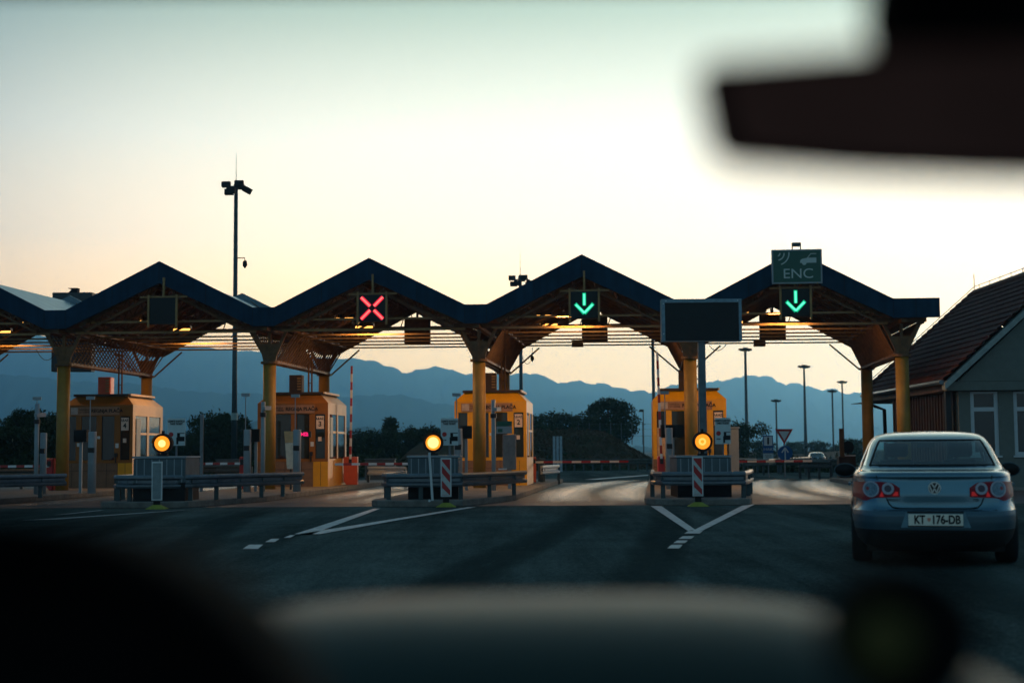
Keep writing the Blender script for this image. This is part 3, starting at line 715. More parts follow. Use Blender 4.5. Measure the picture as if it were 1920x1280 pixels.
# amber lights
M_ambr = flat('lit amber ring', (1, .6, .2), emit=(1, .5, .1), es=1.5)
M_amb = flat('lit amber lens', (.8, .4, .05), emit=(1, .30, .015), es=1.25); M_ambc = flat('lit amber centre', (1, .8, .4), emit=(1, .66, .2), es=1.7)
al = ['lit round amber warning light before booth 4, above the plain grey marker', 'lit round amber warning light with the palest glow, above the white stick', 'lit round amber warning light below the blank display post']
for i, (px, py) in enumerate([(298.5, 831), (811, 829.5), (1320.5, 827.5)]):
    Y = 33.4; p = P(px, py, Y)
    a = empty('warning_light', (p.x, Y + .3, P(px, 858, Y).z - .02), 0, al[i], 'warning light', 'amber warning lights on the island noses')
    dz = p.z - a.location.z
    MB().box(-.11, .11, 0, .14, 0, .12).box(-.04, .04, .03, .1, .12, dz - .1).build('stand', M_black, a)
    MB().disc(0, dz, -.02, .16, .235, 28).box(-.03, .03, .04, .1, dz + .2, dz + .30).build('housing', M_black, a)
    MB().disc(0, dz, -.04, -.021, .178, 28).build('lens', M_amb, a)
    if i != 2: MB().disc(0, dz + .0, -.048, -.041, .13 if i == 1 else .085, 24).build('glow_core', M_ambc, a)
    else: MB().disc(-.01, dz + .0, -.048, -.041, .085, 24, .045).build('glow_core', M_ambr, a)
    hd = MB()
    for k in range(9):
        t0 = R(20 + k*17.5); t1 = R(20 + (k+1)*17.5)
        x0_, z0_, x1_, z1_ = .215*math.cos(t0), .215*math.sin(t0), .215*math.cos(t1), .215*math.sin(t1)
        hd.add([(x0_, -.02, dz+z0_), (x1_, -.02, dz+z1_), (x1_*1.02, -.16, dz+z1_*1.02), (x0_*1.02, -.16, dz+z0_*1.02)], [(0, 1, 2, 3)])
    hd.build('hood', M_black, a, solid=.008)
# boards: take-a-ticket signs
sl_ = ['left white ticket board with red disc and black truck, near the first amber light', 'middle white ticket board beside the palest amber light', 'right white ticket board between booth 1 and the tall mast']
for i, (x0, x1, y0, y1) in enumerate([(314, 347, 784, 835), (826.5, 859, 784, 834.5), (1341, 1370, 783, 832)]):
    Y = 34.6; p = P((x0+x1)/2, (y0+y1)/2, Y); k_ = Y/2667; w = (x1-x0)/2*k_; h = (y1-y0)/2*k_
    sg = empty('ticket_sign', (p.x, Y, .15), 0, sl_[i], 'sign', 'ticket boards on the islands'); z = p.z - .15
    MB().box(-w, w, 0, .03, z - h, z + h).build('panel', mat('sign panel', (.55, .66, .68), .45, var=.06), sg)
    MB().tube([(0, .05, 0), (0, .05, z + h*.8)], .025, 8).build('post', M_grey, sg)
    text('lettering', 'UZMITE KARTICU\nTAKE TICKET', .062, M_black, sg, (0, -.004, z + h*.68), sx=.82, bold=.003)
    MB().disc(-w*.58, z - h*.18, -.008, -.003, .055, 20).build('red_disc', M_red, sg)
    text('small_lettering', 'STOP', .04, M_black, sg, (-w*.58, -.004, z - h*.62), bold=.002)
    tk = MB().box(w*.1, w*.95, -.006, -.002, z - h*.68, z - h*.34).box(w*.1, w*.42, -.006, -.002, z - h*.34, z - h*.08).box(w*.1, w*.95, -.006, -.002, z - h*.12, z - h*.07).box(w*.02, w*.25, -.007, -.002, z - h*.9, z - h*.4)
    tk.build('truck_pictogram', M_black, sg)
# striped markers
ml = ['plain grey-backed upright marker board on a yellow foot at the left', 'red and white striped marker board on a yellow foot, left of booth 2', 'red and white striped marker board with a torn corner, below the blank display']
for i, (px, y0, y1, yf) in enumerate([(293.5, 865, 938, 955), (836.5, 858, 931, 951), (1307.5, 855.5, 930, 946)]):
    g0 = G(px, yf - 1)
    if i == 2: g0 = Vector((gx(px, 31.9), 31.9, 0))
    Y = g0.y; k_ = Y/2667
    mk = empty('marker_board', g0, 0, ml[i], 'marker board', 'marker boards before the islands')
    zt_ = P(px, y0, Y).z; zb_ = P(px, y1, Y).z; w = 10*k_
    M_b = M_white if i else mat('grey board back', (.3, .38, .4), .6)
    MB().box(-w, w, 0, .04, zb_, zt_).build('board', M_white, mk, bevel=.01)
    MB().box(-w + .028, w - .028, -.006, -.001, zb_ + .035, zt_ - .035).build('face', mat('marker grey face', (.22, .28, .3), .6) if i == 0 else mat('marker white face', (.5, .56, .56), .5), mk)
    if i:
        s_ = MB(); W2 = w - .03; za, zb2 = zb_ + .035, zt_ - .035; hgt = zb2 - za; per = hgt/2.45
        for k in range(4):
            top = zb2 - k*per + .0; q = [(-W2, top), (W2, top - .22), (W2, top - .22 - per*.5), (-W2, top - per*.5)]
            if k == 0: q = [(-W2, top), (W2, top), (W2, top - .22), (-W2 + .02, top)][0:1] + [(W2, top), (W2, top - .26), (-W2, top - .03)]
            q = [(x, min(zb2, max(za, z + (0 if k == 0 else .19)))) for x, z in q]
            s_.add([(x, -.011, z) for x, z in q], [(0, 1, 2, 3)])
        s_.build('red_stripe', M_red, mk)
    MB().box(-.07, .07, -.02, .06, .03, zb_).build('stem', M_black, mk)
    ft = MB(); ft.hexa([(-.24, -.18, .0), (.24, -.18, .0), (.24, .26, .0), (-.24, .26, .0), (-.08, -.05, .1), (.08, -.05, .1), (.08, .12, .1), (-.08, .12, .1)]); ft.build('foot', M_yfoot, mk, bevel=.02)
p = P(799, 848, 32.4)
st = MB().tube([(.07, 0, 0), (0, 0, P(804, 848, 32.4).z - .15)], .028, 8).disc(0, .0, -.02, .02, .0301, 8).build('stick', M_white); st.name = 'upright_stick'; st.location = (P(804, 848, 32.4).x - .0, 32.6, .15)
tag(st, 'leaning white stick standing by the middle crash block', 'stick')

# ticket machines: grey pillars with a black head
def pillar(px, py, w, Y, label, head=None, pane=None):
    p = P(px, py, Y); k_ = Y/2667
    o = empty('ticket_machine', (p.x, Y, .15), 0, label, 'ticket machine', 'ticket machines on the islands')
    h = p.z - .15; r_ = w*k_/2
    c = MB().tube([(0, 0, 0), (0, 0, h - .02), (0, 0, h)], [r_, r_, r_*.9], 20).build('pillar', M_gpaint, o)
    for q in c.data.polygons: q.use_smooth = abs(q.normal.z) < .5
    MB().box(-r_*.75, r_*.75, -r_ - .02, -r_*.6, h*.66, h*.74).build('slot_plate', M_dark, o)
    if head:
        hx, hy, hw_, hh_ = head; a = P(hx, hy, Y + .3); b = MB(); X_ = a.x - p.x
        b.box(X_ - hw_*k_/2, X_ + hw_*k_/2, .2, .42, a.z - .15 - hh_*k_/2, a.z - .15 + hh_*k_/2); b.build('head_box', M_black, o)
        MB().box(X_ - .04, X_ + .04, .28, .34, 0, a.z - .15 - hh_*k_/2).build('head_post', M_gpaint, o)
    if pane:
        hx, hy = pane; a = P(hx, hy, Y + .1); X_ = a.x - p.x; zz = a.z - .15
        MB().box(X_ - 8*k_, X_ + 8*k_, .06, .1, zz - 3*k_, zz + 3*k_).build('lamp_plate', M_gpaint, o)
        MB().tube([(X_, .08, h*.9 if abs(X_) < .25 else .2), (X_, .08, zz - 3*k_)], .014, 6).build('rod', M_gpaint, o)
    return o
pillar(82, 811, 12, 40.5, 'thin grey ticket machine pillar at the far left', None, (70, 747))
pillar(173.5, 809, 15, 40.5, 'grey ticket machine pillar before booth 4 with a black box', (152, 817, 24, 23), (170, 746))
pillar(464, 805, 14, 41, 'grey ticket machine pillar left of booth 3 with a thin lamp rod', (480, 816, 16, 24), (461, 740))
pillar(557, 805, 15, 41, 'grey ticket machine pillar before booth 3', None, (554, 742))
pillar(859, 803, 16, 40.5, 'grey ticket machine pillar behind the middle ticket board', (874, 810, 22, 24), (856, 740))
pillar(1254, 802, 14, 40.5, 'grey ticket machine pillar before booth 1', (1261, 808, 44, 24), (1246, 736))
def cam_post(px, y0, Y, hy, label, flip=1):
    p = P(px, y0, Y); k_ = Y/2667
    o = empty('camera_post', (p.x, Y, .15), 0, label, 'camera post', 'camera posts on the islands')
    MB().tube([(0, 0, 0), (0, 0, p.z - .15)], 4.2*k_, 12).build('post', M_gpaint, o, smooth=True)
    z = P(px, hy, Y).z - .15
    c = MB().hexa([(0, -.25, z + .0), (.1*flip, -.28, z - .02), (.22*flip, .1, z), (.02, .1, z), (0, -.25, z + .09), (.1*flip, -.28, z + .07), (.22*flip, .1, z + .11), (.02, .1, z + .11)]) if flip > 0 else MB().box(-.3, -.05, -.2, .1, z, z + .09).box(.06, .32, -.1, .1, z, z + .09)
    c.build('camera_housing', M_gpaint, o)
    MB().tube([(0, 0, z - .2), (0, 0, z - .08)], 6*k_, 12).build('collar', M_dark, o)
    return o
cam_post(70, 757, 40.2, 781, 'grey camera post at the far left')
cam_post(493.5, 753, 41, 768, 'grey camera post just left of the column by booth 3')
cam_post(925, 749, 40.5, 770, 'grey camera post right of the column by booth 2')
for px, y0, Y, lb in ((379, 777, 42, 'plain pale post standing in the lane between booths 4 and 3'), ):
    p = P(px, y0, Y); o = MB().box(-.05, .04, -.04, .04, 0, p.z).box(-.09, .09, -.09, .09, 0, .02).build('steel_post', M_grey); o.location = (p.x, Y, .0); tag(o, lb, 'post')
# payment terminal of booth 2 and white sheet by booth 3
p = P(950, 826, 42); o = empty('payment_terminal', (p.x, 42, .15), 0, 'grey payment terminal with a green topped board before booth 2', 'terminal')
MB().box(-.12, .28, 0, .3, .55, 1.6).build('cabinet', mat('dull grey cabinet', (.2, .19, .19), .6), o, bevel=.03)
MB().box(-.3, .16, -.04, -.005, 1.62, 1.83).build('board', M_gpaint, o); MB().box(-.3, .16, -.04, -.005, 1.832, 1.98).build('green_header', M_green, o)
MB().box(-.26, -.12, -.045, -.041, 1.66, 1.76).build('green_mark', M_green, o)
MB().box(-.25, .0, -.2, -.005, .56, .6).build('tray', M_white, o); MB().box(.03, .13, .05, .15, 0, .55).build('leg', M_gpaint, o)
p = P(557, 826, 43); o = empty('folded_board', (P(545, 826, 43).x, 43, .15), 0, 'pale leaning board between the pillar and the window of booth 3', 'board')
MB().hexa([(-.11, 0, .62), (.09, 0, .62), (.09, .05, .62), (-.11, .05, .62), (-.17, 0, 1.4), (.08, 0, 1.4), (.08, .05, 1.4), (-.17, .05, 1.4)]).build('lower_panel', mat('cream panel', (.85, .68, .52), .5), o)
MB().hexa([(-.17, 0, 1.41), (.08, 0, 1.41), (.08, .05, 1.41), (-.17, .05, 1.41), (-.2, 0, 1.75), (.1, 0, 1.75), (.1, .05, 1.75), (-.2, .05, 1.75)]).build('upper_panel', mat('tan panel', (.6, .38, .18), .5), o)
MB().box(-.03, .03, .06, .1, 0, .7).build('stand', M_dark, o)

# barriers
M_armw = flat('barrier white', (.7, .72, .75), .4); M_armr = flat('barrier red', (.35, .02, .02), .4)
def arm(root, L_, ang, z, n, side=1, base=.35):
    c_, s_ = math.cos(ang), math.sin(ang); a = MB(); seg = L_/n; hz_ = .036
    for k in range(n+1):
        x, zz = k*seg*c_, z + k*seg*s_; ox, oz = -s_*hz_, c_*hz_
        a.v += [((x+ox)*side, -.025, zz+oz), ((x+ox)*side, .025, zz+oz), ((x-ox)*side, .025, zz-oz), ((x-ox)*side, -.025, zz-oz)]
    for k in range(n):
        for q in range(4): a.f.append((4*k+q, 4*k+(q+1)%4, 4*k+4+(q+1)%4, 4*k+4+q))
    a.f += [(0, 3, 2, 1), (4*n, 4*n+1, 4*n+2, 4*n+3)]
    w = a.build('boom', [M_armw, M_armr], root)
    for q, pl in enumerate(w.data.polygons): pl.material_index = (q//4) % 2 if q < 4*n else 0
def barrier(px, Y, boxw, boxtop, army, tip, n, label, m=M_orange, raised=None, gz_=.15):
    k_ = Y/2667; X = gx(px, Y)
    o = empty('barrier', (X, Y, gz_), 0, label, 'barrier', 'lane barriers')
    zt_ = P(px, boxtop, Y).z - gz_
    cabinet = MB().prism([(-boxw*k_/2, .12), (-boxw*k_/2 + .1, .0), (boxw*k_/2, 0), (boxw*k_/2, zt_), (-boxw*k_/2, zt_)], 0, .35)
    cabinet.build('cabinet', m, o, bevel=.02)
    MB().box(-.05, .05, -.06, -.005, zt_*.75, zt_*.92).build('hub', M_dark, o)
    if raised:
        arm(o, P(px, raised, Y).z - gz_ - zt_*.8, R(89.2 if px < 1000 else 91.4), zt_*.8, n)
    else:
        z = P(px, army, Y).z - gz_
        L_ = (gx(tip, Y) - X); oo = arm(o, abs(L_), 0, z, n, 1 if L_ > 0 else -1)
    return o
barrier(657, 48.5, 26, 856, 0, 0, 12, 'orange barrier cabinet right of booth 3 with its striped boom raised', raised=686)
barrier(1001, 49.5, 8, 856, 866, 1178, 10, 'lowered red and white boom right of booth 2 above a narrow orange cabinet')
barrier(1366, 49.5, 8, 858, 865, 1522, 9, 'lowered red and white boom right of booth 1')
barrier(454, 44, 10, 856, 868.5, 345, 8, 'lowered red and white boom between booths 4 and 3', m=M_red)
barrier(93, 44, 12, 859, 873.5, -30, 8, 'lowered red and white boom at the left picture edge', m=M_red)
barrier(770, 44, 10, 858, 869, 628, 9, 'lowered red and white boom between booth 3 and the middle crash block', m=M_red)
barrier(1240, 43.2, 12, 855, 0, 0, 13, 'red barrier cabinet left of booth 1 with its striped boom raised', m=M_red, raised=660)
# grey units beyond the booms
for (x0, x1, y0, y1, Y), lb in zip([(684, 740, 862, 882, 58), (1009, 1022, 862, 882, 51), (405, 448, 863, 882, 60)], ['low grey unit beyond the boom right of booth 3', 'small grey unit right of booth 2', 'low grey unit beyond the boom between booths 4 and 3']):
    a, b_ = P(x0, y0, Y), P(x1, y1, Y); o = MB().box(0, b_.x - a.x, 0, .6, .0, a.z).box(-.03, b_.x - a.x + .03, -.03, .63, a.z, a.z + .05).build('concrete_unit', mat('blue grey concrete', (.13, .18, .2), .7), bevel=.03)
    o.location = (a.x, Y, 0); tag(o, lb, 'concrete unit')
# short bright rails beside and beyond the booths
M_frail = mat('weathered far rail', (.075, .09, .085), .5, .5, var=.3)
def far_rail(pts, z0, label, posts=6, m=M_frail):
    o = empty('guardrail', pts[0], 0, label, 'guardrail'); b0 = Vector(pts[0]); path = [Vector(q) - b0 + Vector((0, 0, z0)) for q in pts]
    MB().sweep(path, WP, closed=True).build('rail', m, o)
    for k in range(posts):
        t = k/(posts-1)*(len(path)-1); i = min(int(t), len(path)-2); q = path[i].lerp(path[i+1], t-i)
        MB().box(q.x - .05, q.x + .05, q.y + .05, q.y + .14, q.z - z0, q.z + .25).build('post', M_pole, o)
    return o
def gp(px, Y, z=0): return (gx(px, Y), Y, z)
far_rail([gp(1015, 50.5), gp(1047, 53)], .42, 'short bright guardrail end right of booth 2', 2, M_white)
far_rail([gp(690, 52), gp(722, 51.7), gp(760, 50.5)], .42, 'bright guardrail behind the boom right of booth 3', 3, M_white)
far_rail([gp(1010, 88, -.05), gp(1120, 86, -.05), gp(1230, 84, -.05)], .45, 'long dull guardrail along the far side of the exit road in the middle lane', 14)
far_rail([gp(1372, 78), gp(1420, 72), gp(1560, 66), gp(1600, 66)], .45, 'long dull guardrail beyond the right lane', 10)
far_rail([gp(1395, 66), gp(1440, 68), gp(1520, 85)], .45, 'slanting guardrail rising to the right beyond the right lane', 6)
far_rail([gp(1500, 60), gp(1525, 59), gp(1558, 58)], .45, 'short guardrail with white post marks left of the silver car', 4)
far_rail([gp(-60, 52), gp(40, 52), gp(160, 52)], .42, 'dull guardrail beyond the leftmost lane', 5)
far_rail([gp(340, 60), gp(470, 60)], .42, 'dull guardrail beyond the lane between booths 4 and 3', 5)

# signs beyond the right lane
def sign_root(px, Y, label, z=0): return empty('road_sign', (gx(px, Y), Y, z), 0, label, 'road sign')
Y = 62; k_ = Y/2667
o = sign_root(1471, Y, 'white and red give-way triangle above a blue arrow disc')
z = P(1471, 817, Y).z
tri = lambda s: [(-16.8*k_*s, 13*k_*s + .0), (16.8*k_*s, 13*k_*s), (0, -15.5*k_*s)]
MB().prism(tri(1), 0, .03).build('triangle_border', M_red, o); MB().prism([(x, q + .02) for x, q in tri(.6)], -.008, -.002).build('triangle_face', M_white, o)
for c in o.children: c.location.z = z
MB().tube([(0, .06, -.5), (0, .06, z + .2)], .035, 8).build('post', M_grey, o)
o = sign_root(1472, Y - .1, 'blue disc with a white upward arrow under the give-way triangle'); z = P(1472, 849, Y).z
MB().disc(0, z, 0, .03, 14*k_, 28).build('disc', M_bluesign, o)
ar = MB().add(*strip(0, z - 12*k_, 0, z + 9*k_, .055, -.008)).add(*strip(-.14, z + 1*k_, .0, z + 10*k_, .055, -.009)).add(*strip(.14, z + 1*k_, .0, z + 10*k_, .055, -.010)); ar.build('arrow', M_white, o)
o = sign_root(1440.5, Y, 'tall blue information sign with a black letter i'); a, b_ = P(1431, 816, Y), P(1450, 860, Y); w = 9.5*k_
MB().box(-w, w, 0, .03, P(1440, 849, Y).z, a.z).build('blue_panel', M_bluesign, o); MB().box(-w, w, 0, .03, b_.z, P(1440, 849.5, Y).z).build('white_panel', M_white, o)
MB().box(-w*.8, w*.8, -.006, -.001, P(1440, 835, Y).z, a.z - .05).build('white_square', M_white, o)
text('letter_i', 'i', .42, M_black, o, (0, -.009, P(1440, 826.5, Y).z), bold=.02)
text('lettering', 'HAK', .17, M_white, o, (0, -.004, P(1440, 842, Y).z), sx=1.2); text('small_lettering', 'INFO TEL\n092 777', .07, M_black, o, (0, -.004, P(1440, 855, Y).z))
MB().tube([(0, .06, -.5), (0, .06, a.z)], .03, 8).build('post', M_grey, o)
o = sign_root(1590, 55, 'round black-backed sign left of the silver car'); z = P(1590.5, 838, 55).z
MB().disc(0, z, 0, .03, 11.5*55/2667, 28).build('disc', M_black, o); MB().tube([(.02, .05, 0), (.02, .05, z)], .03, 8).build('post', M_brown, o)
o = empty('barrier', (gx(1579, 54), 54, .0), 0, 'raised dark brown boom left of the silver car', 'barrier', 'lane barriers'); zt_ = P(1579, 803, 54).z
MB().box(-.08, .08, 0, .1, .9, zt_).build('boom', M_dbeam, o); MB().box(-.12, .5, 0, .4, 0, .95).build('cabinet', M_wood, o); MB().box(.1, .5, -.04, -.005, .96, 1.0).build('top_edge', M_armw, o)
o = empty('slatted_post', (gx(1045.5, 84), 84, gz(84)), 0, 'pale blue-grey triple slat post on the far verge', 'post'); z0_, z1_ = P(1045, 858, 84).z, P(1045, 817.5, 84).z
for k in (-1, 0, 1): MB().box(k*.2 - .075, k*.2 + .075, 0, .08, 0, z1_ - gz(84)).build('slat', mat('pale slat', (.35, .45, .52), .5), o)
MB().box(-.27, .27, .085, .12, .4, .5).build('crossbar', M_grey, o)
o = empty('cabinet', (gx(1374, 46), 46, .15), 0, 'plain grey cabinet behind the right ticket board', 'cabinet'); MB().box(-.13, .2, 0, .4, 0, P(1374, 781+22, 46).z - .15).build('body', M_gpaint, o, bevel=.02); MB().box(-.16, .23, -.03, .43, P(1374, 803, 46).z - .148, P(1374, 803, 46).z - .1).build('lid', M_gpaint, o)

# ------------------------------------------------------------ lighting masts
def mast(px, ytop, Y, w0, w1, label, head='flood', base=0, whip=True):
    X = gx(px, Y); zt_ = P(px, ytop, Y).z; k_ = Y/2667; z0_ = gz(Y)
    o = empty('lighting_mast', (X, Y, z0_), 0, label, 'lighting mast', 'lighting masts round the plaza'); h = zt_ - z0_
    MB().tube([(0, 0, 0), (0, 0, h*.35), (0, 0, h)], [w0*k_/2, (w0*.45 + w1*.55)*k_/2, w1*k_/2], 12).build('pole', M_pole, o, smooth=True)
    if whip: MB().tube([(0, 0, h), (0, 0, h + (1.2 if Y > 100 else 1.6))], [.02, .008], 6).build('lightning_rod', M_pole, o)
    if head == 'flood':
        MB().bar((-.55, 0, h - .3), (.55, 0, h - .3), .08).bar((0, -.5, h - .3), (0, .5, h - .3), .08).build('head_frame', M_pole, o)
        for (x, y, zz, t) in ((-.55, 0, .12, .0), (-.2, -.45, -.28, .1), (.25, -.4, .1, .0), (.62, 0, -.2, .5), (.1, .5, .1, 0), (-.45, .3, -.25, 0)):
            c_, s_ = math.cos(t), math.sin(t); w, hh = .24, .16; q = [(-w, -hh), (w, -hh), (w, hh), (-w, hh)]
            MB().prism([(x + a*c_ + b*s_, h - .3 + zz - a*s_ + b*c_) for a, b in q], y - .13, y + .13).build('floodlight', M_black, o)
    elif head == 'small':
        for (x, zz) in ((-.5, 0), (.5, 0), (-.25, -.1), (.25, -.1), (0, .1)): MB().prism([(x-.3, h+zz-.1), (x+.3, h+zz-.14), (x+.28, h+zz+.12), (x-.28, h+zz+.14)], -.2, .2).build('floodlight', M_black, o)
    elif head == 'single':
        MB().prism([(-.5, h-.1), (.05, h-.1), (.05, h+.15), (-.35, h+.15)], -.15, .15).build('lantern', M_black, o)
    return o
o = mast(439, 340, 78, 12, 7.2, 'tallest lighting mast left of the red cross signal, with a hanging camera')
h_ = P(437, 492, 78).z
MB().tube([(.1, 0, h_ + .25), (.5, 0, h_ + .25), (.52, 0, h_ + .1)], .03, 6).tube([(.52, 0, h_ + .12), (.52, 0, h_ + .05), (.52, 0, h_ - .18), (.52, 0, h_ - .32)], [.04, .12, .13, .03], 10).build('dome_camera', M_black, o)
MB().tube([(0, 0, P(437, 787, 78).z), (0, 0, P(437, 774, 78).z)], .19, 12).build('pale_collar', mat('pale band', (.3, .4, .38), .5), o)
mast(978, 516, 95, 8, 6, 'lighting mast rising behind the canopy valley right of booth 2')
mast(1227, 600, 118, 7, 5.5, 'lighting mast just left of the raised boom by booth 1', whip=False)
mast(1401, 655, 175, 9, 4.5, 'tallest of the far lighting masts, left of the information sign', 'small', whip=False)
mast(1457, 751, 230, 4.5, 3, 'far lighting mast rising behind the give-way triangle', 'small', whip=False)
mast(1511, 687, 190, 8.5, 3.4, 'far lighting mast with a thick foot, right of the give-way triangle', 'small', whip=False)
mast(1563, 733, 240, 4, 3.2, 'thin far lighting mast just above the distant white car', 'small', whip=False)
mast(1582, 716, 230, 4, 3, 'thin far lighting mast left of the rear column by the silver car', 'small', whip=False)
mast(1207, 770, 150, 3, 2, 'small distant street lamp right of the big round tree', 'single', whip=False)
# hanging lamp on the middle rear tie
a = P(999, 651, 50.4); b_ = P(998, 670, 50.4)
o = empty('hanging_lamp', b_, 0, 'small dark lamp hanging on a cable in the middle bay', 'lamp')
MB().tube([(0, 0, 0), (0, 0, a.z - b_.z)], .008, 6).build('cord', M_black, o); MB().tube([(0, 0, .06), (0, 0, 0), (0, 0, -.08), (0, 0, -.15)], [.03, .07, .06, .01], 10).build('lamp_head', M_black, o)
cable((b_ + Vector((0, 0, 0)) - b_, P(979, 668, 50.4) - b_, .25), .008).build('cable', M_black, o)

# roof sign backs above the left bays
p = P(135, 560, 56); k_ = 56/2667
o = empty('rooftop_unit', (p.x, 56, 5.7), 0, 'flat dark rooftop unit with a chimney hood above the left canopy valley', 'rooftop unit')
z = p.z - 5.7
MB().box(-37*k_, 38*k_, 0, .5, -1.2, z + 12*k_).build('body', mat('dark slate panel', (.04, .06, .07), .6), o)
MB().prism([(-9*k_, z + 12*k_), (8*k_, z + 12*k_), (9*k_, z + 21*k_), (-9*k_, z + 21*k_), (-9*k_, z + 20*k_), (-1*k_, z + 20*k_)], .1, .4).build('hood', M_black, o)

# ------------------------------------------------------------ trees
def crown_mesh(seed, n, blobs, leaf):
    rnd = random.Random(seed); mb = MB()
    for _ in range(n):
        bx, by, bz, br, bh = rnd.choice(blobs)
        while True:
            x, y, z = rnd.uniform(-1, 1), rnd.uniform(-1, 1), rnd.uniform(-1, 1); q = x*x+y*y+z*z
            if q < 1 and q > rnd.random()**2*.55: break
        k = 1 + rnd.gauss(0, .15); c = Vector((bx + x*br*k, by + y*br*k, bz + z*bh*k)); s = leaf*rnd.uniform(.4, 1.3)
        d1 = Vector((rnd.gauss(0, 1), rnd.gauss(0, 1), rnd.gauss(0, 1))).normalized(); d2 = d1.cross(Vector((rnd.gauss(0, 1), rnd.gauss(0, 1), rnd.gauss(0, 1)))).normalized()
        mb.add([c - d1*s, c + d2*s*.5, c + d1*s, c - d2*s*.5], [(0, 1, 2, 3)])
    return mb
def tree_proto(seed, blobs, n, leaf, name, h):
    root = empty(name)
    crown_mesh(seed, n, blobs, leaf).build('crown', M_foliage, root)
    rnd = random.Random(seed+9); tk = MB().tube([(0, 0, -.3), (.01, 0, h*.2), (-.01, .02, h*.5), (0, 0, h*.8)], [.045, .035, .022, .008], 8)
    for _ in range(9):
        b_ = rnd.choice(blobs); z = rnd.uniform(.15, .45)*h; tk.tube([(0, 0, z), (b_[0]*.5, b_[1]*.5, (z + b_[2])/2 + .03), (b_[0]*.95, b_[1]*.95, b_[2])], [.018, .011, .004], 6)
    tk.build('trunk', M_bark, root); return root
rnd = random.Random(11)
def blobs_round(r, k=13):
    o = []
    for i in range(k):
        a = rnd.uniform(0, 6.28); q = rnd.uniform(0, .36)*r*1.2; o.append((q*math.cos(a), q*math.sin(a), rnd.uniform(.18, .82), rnd.uniform(.14, .24)*r, rnd.uniform(.10, .17)))
    o += [(0, 0, .56, .40*r, .38), (0, 0, .5, .44*r, .42), (0, 0, .6, .3*r, .38), (.1, .1, .22, .36*r, .2), (-.1, 0, .2, .36*r, .2)]; return o
BA = [(0, 0, .5, .50, .36), (0, 0, .3, .44, .26)] + [(.42*math.cos(a)*q, .42*math.sin(a)*q, z_, .17, .12) for a, q, z_ in [(k*.9, .6 + .5*((k*7) % 5)/5, .25 + .6*((k*3) % 8)/8*(1.15 - .5*(((k*7) % 5)/5))) for k in range(22)]] + [(.05, .1, .86, .16, .12), (-.14, 0, .82, .15, .12), (.2, 0, .78, .15, .12)]
PA = tree_proto(1, BA, 12000, .026, 'round_tree', 1.0)
PB = tree_proto(2, blobs_round(1.15), 7000, .03, 'bushy_tree', .9)
PCb = [(0, 0, .2 + .1*i, .23 - .022*i, .09) for i in range(8)] + [(.1*math.cos(i*2), .1*math.sin(i*2), .25 + .07*i, .1, .07) for i in range(7)]
PC = tree_proto(3, PCb, 5000, .026, 'slender_tree', 1.0)
TR = [  # px centre, top y, depth, base px y, proto, width scale, label
 (1142, 743, 122, 1.2, PA, 1.2, 'big round dark tree on the embankment right of booth 2'),
 (1043, 768, 118, 1.0, PB, 1.7, 'dark bushy tree on the embankment between booth 2 and the big round tree'),
 (1010, 785, 112, 0, PB, 1.3, 'low dark bush tree just right of booth 2'),
 (1085, 782, 130, 0, PA, .8, 'low dark tree filling the gap left of the big round tree'),
 (1385, 785, 110, -1, PB, .9, 'dark tree behind the right ticket board'),
 (1428, 822, 190, -1.4, PB, 1.2, 'small distant tree left of the information sign'),
 (1490, 826, 220, -1.4, PA, 1.1, 'small distant tree right of the give-way sign'),
 (1532, 824, 230, -1.4, PB, 1.4, 'small distant tree above the far white car'),
 (1600, 818, 150, -1.2, PB, 1.2, 'small tree behind the round black-backed sign'),
 (1570, 832, 260, -1.4, PA, 1.4, 'lowest distant tree between the two thin masts'),
 (732, 780, 108, -.6, PC, 1.4, 'slender dark tree between booth 3 and the middle amber light'),
 (700, 800, 104, -.6, PB, 1.2, 'dark bush right of the raised boom by booth 3'),
 (770, 796, 112, -.6, PB, 1.1, 'pale topped tree left of the middle amber light'),
 (806, 794, 106, -.6, PB, .9, 'dark tree behind the middle amber light'),
 (664, 812, 100, -.6, PA, .9, 'low bush behind the orange barrier cabinet'),
 (845, 812, 115, -.6, PA, 1.0, 'low dark tree behind the middle ticket board'),
 (399, 766, 92, -.5, PB, .85, 'tall dark tree left of the tallest mast'),
 (420, 772, 95, -.5, PC, 1.7, 'dark conical tree just beside the tallest mast'),
 (455, 782, 98, -.5, PC, 1.5, 'thin dark tree right of the tallest mast'),
 (360, 806, 96, -.5, PA, .9, 'low tree behind the left ticket board'),
 (322, 814, 100, -.5, PB, 1.1, 'low dark tree right of the first amber light'),
 (472, 812, 90, -.5, PB, 1.0, 'dark low bush left of the booth 3 pillar'),
 (48, 762, 74, 0, PA, .95, 'big dark tree at the left behind the thin pillar'),
 (10, 792, 70, 0, PB, 1.3, 'dark bush at the left picture edge'),
 (92, 772, 80, 0, PB, 1.0, 'dark tree left of the leftmost column'),
 (118, 768, 84, 0, PA, .8, 'dark tree mostly hidden by the leftmost column'),
 (225, 790, 88, 0, PA, .9, 'dark tree hidden behind booth 4'),
 (540, 800, 95, 0, PB, 1.2, 'dark tree seen past the column of booth 3'),
]
used = set()
for px, yt, Y, zb_, pr, ws, lb in TR:
    X = gx(px, Y); zt_ = P(px, yt, Y).z; h = (zt_ - zb_)/1.0
    sc = (h*ws*(.85 if pr is not PC else 1), h*ws*.85, h)
    if pr.name not in used: used.add(pr.name); o = pr; o.location = (X, Y, zb_); o.scale = sc; o['label'] = lb
    else: o = copy_tree(pr, (X, Y, zb_), random.uniform(0, 6), lb, scale=sc)
    o['category'] = 'tree'; o['group'] = 'dark trees beyond the plaza'
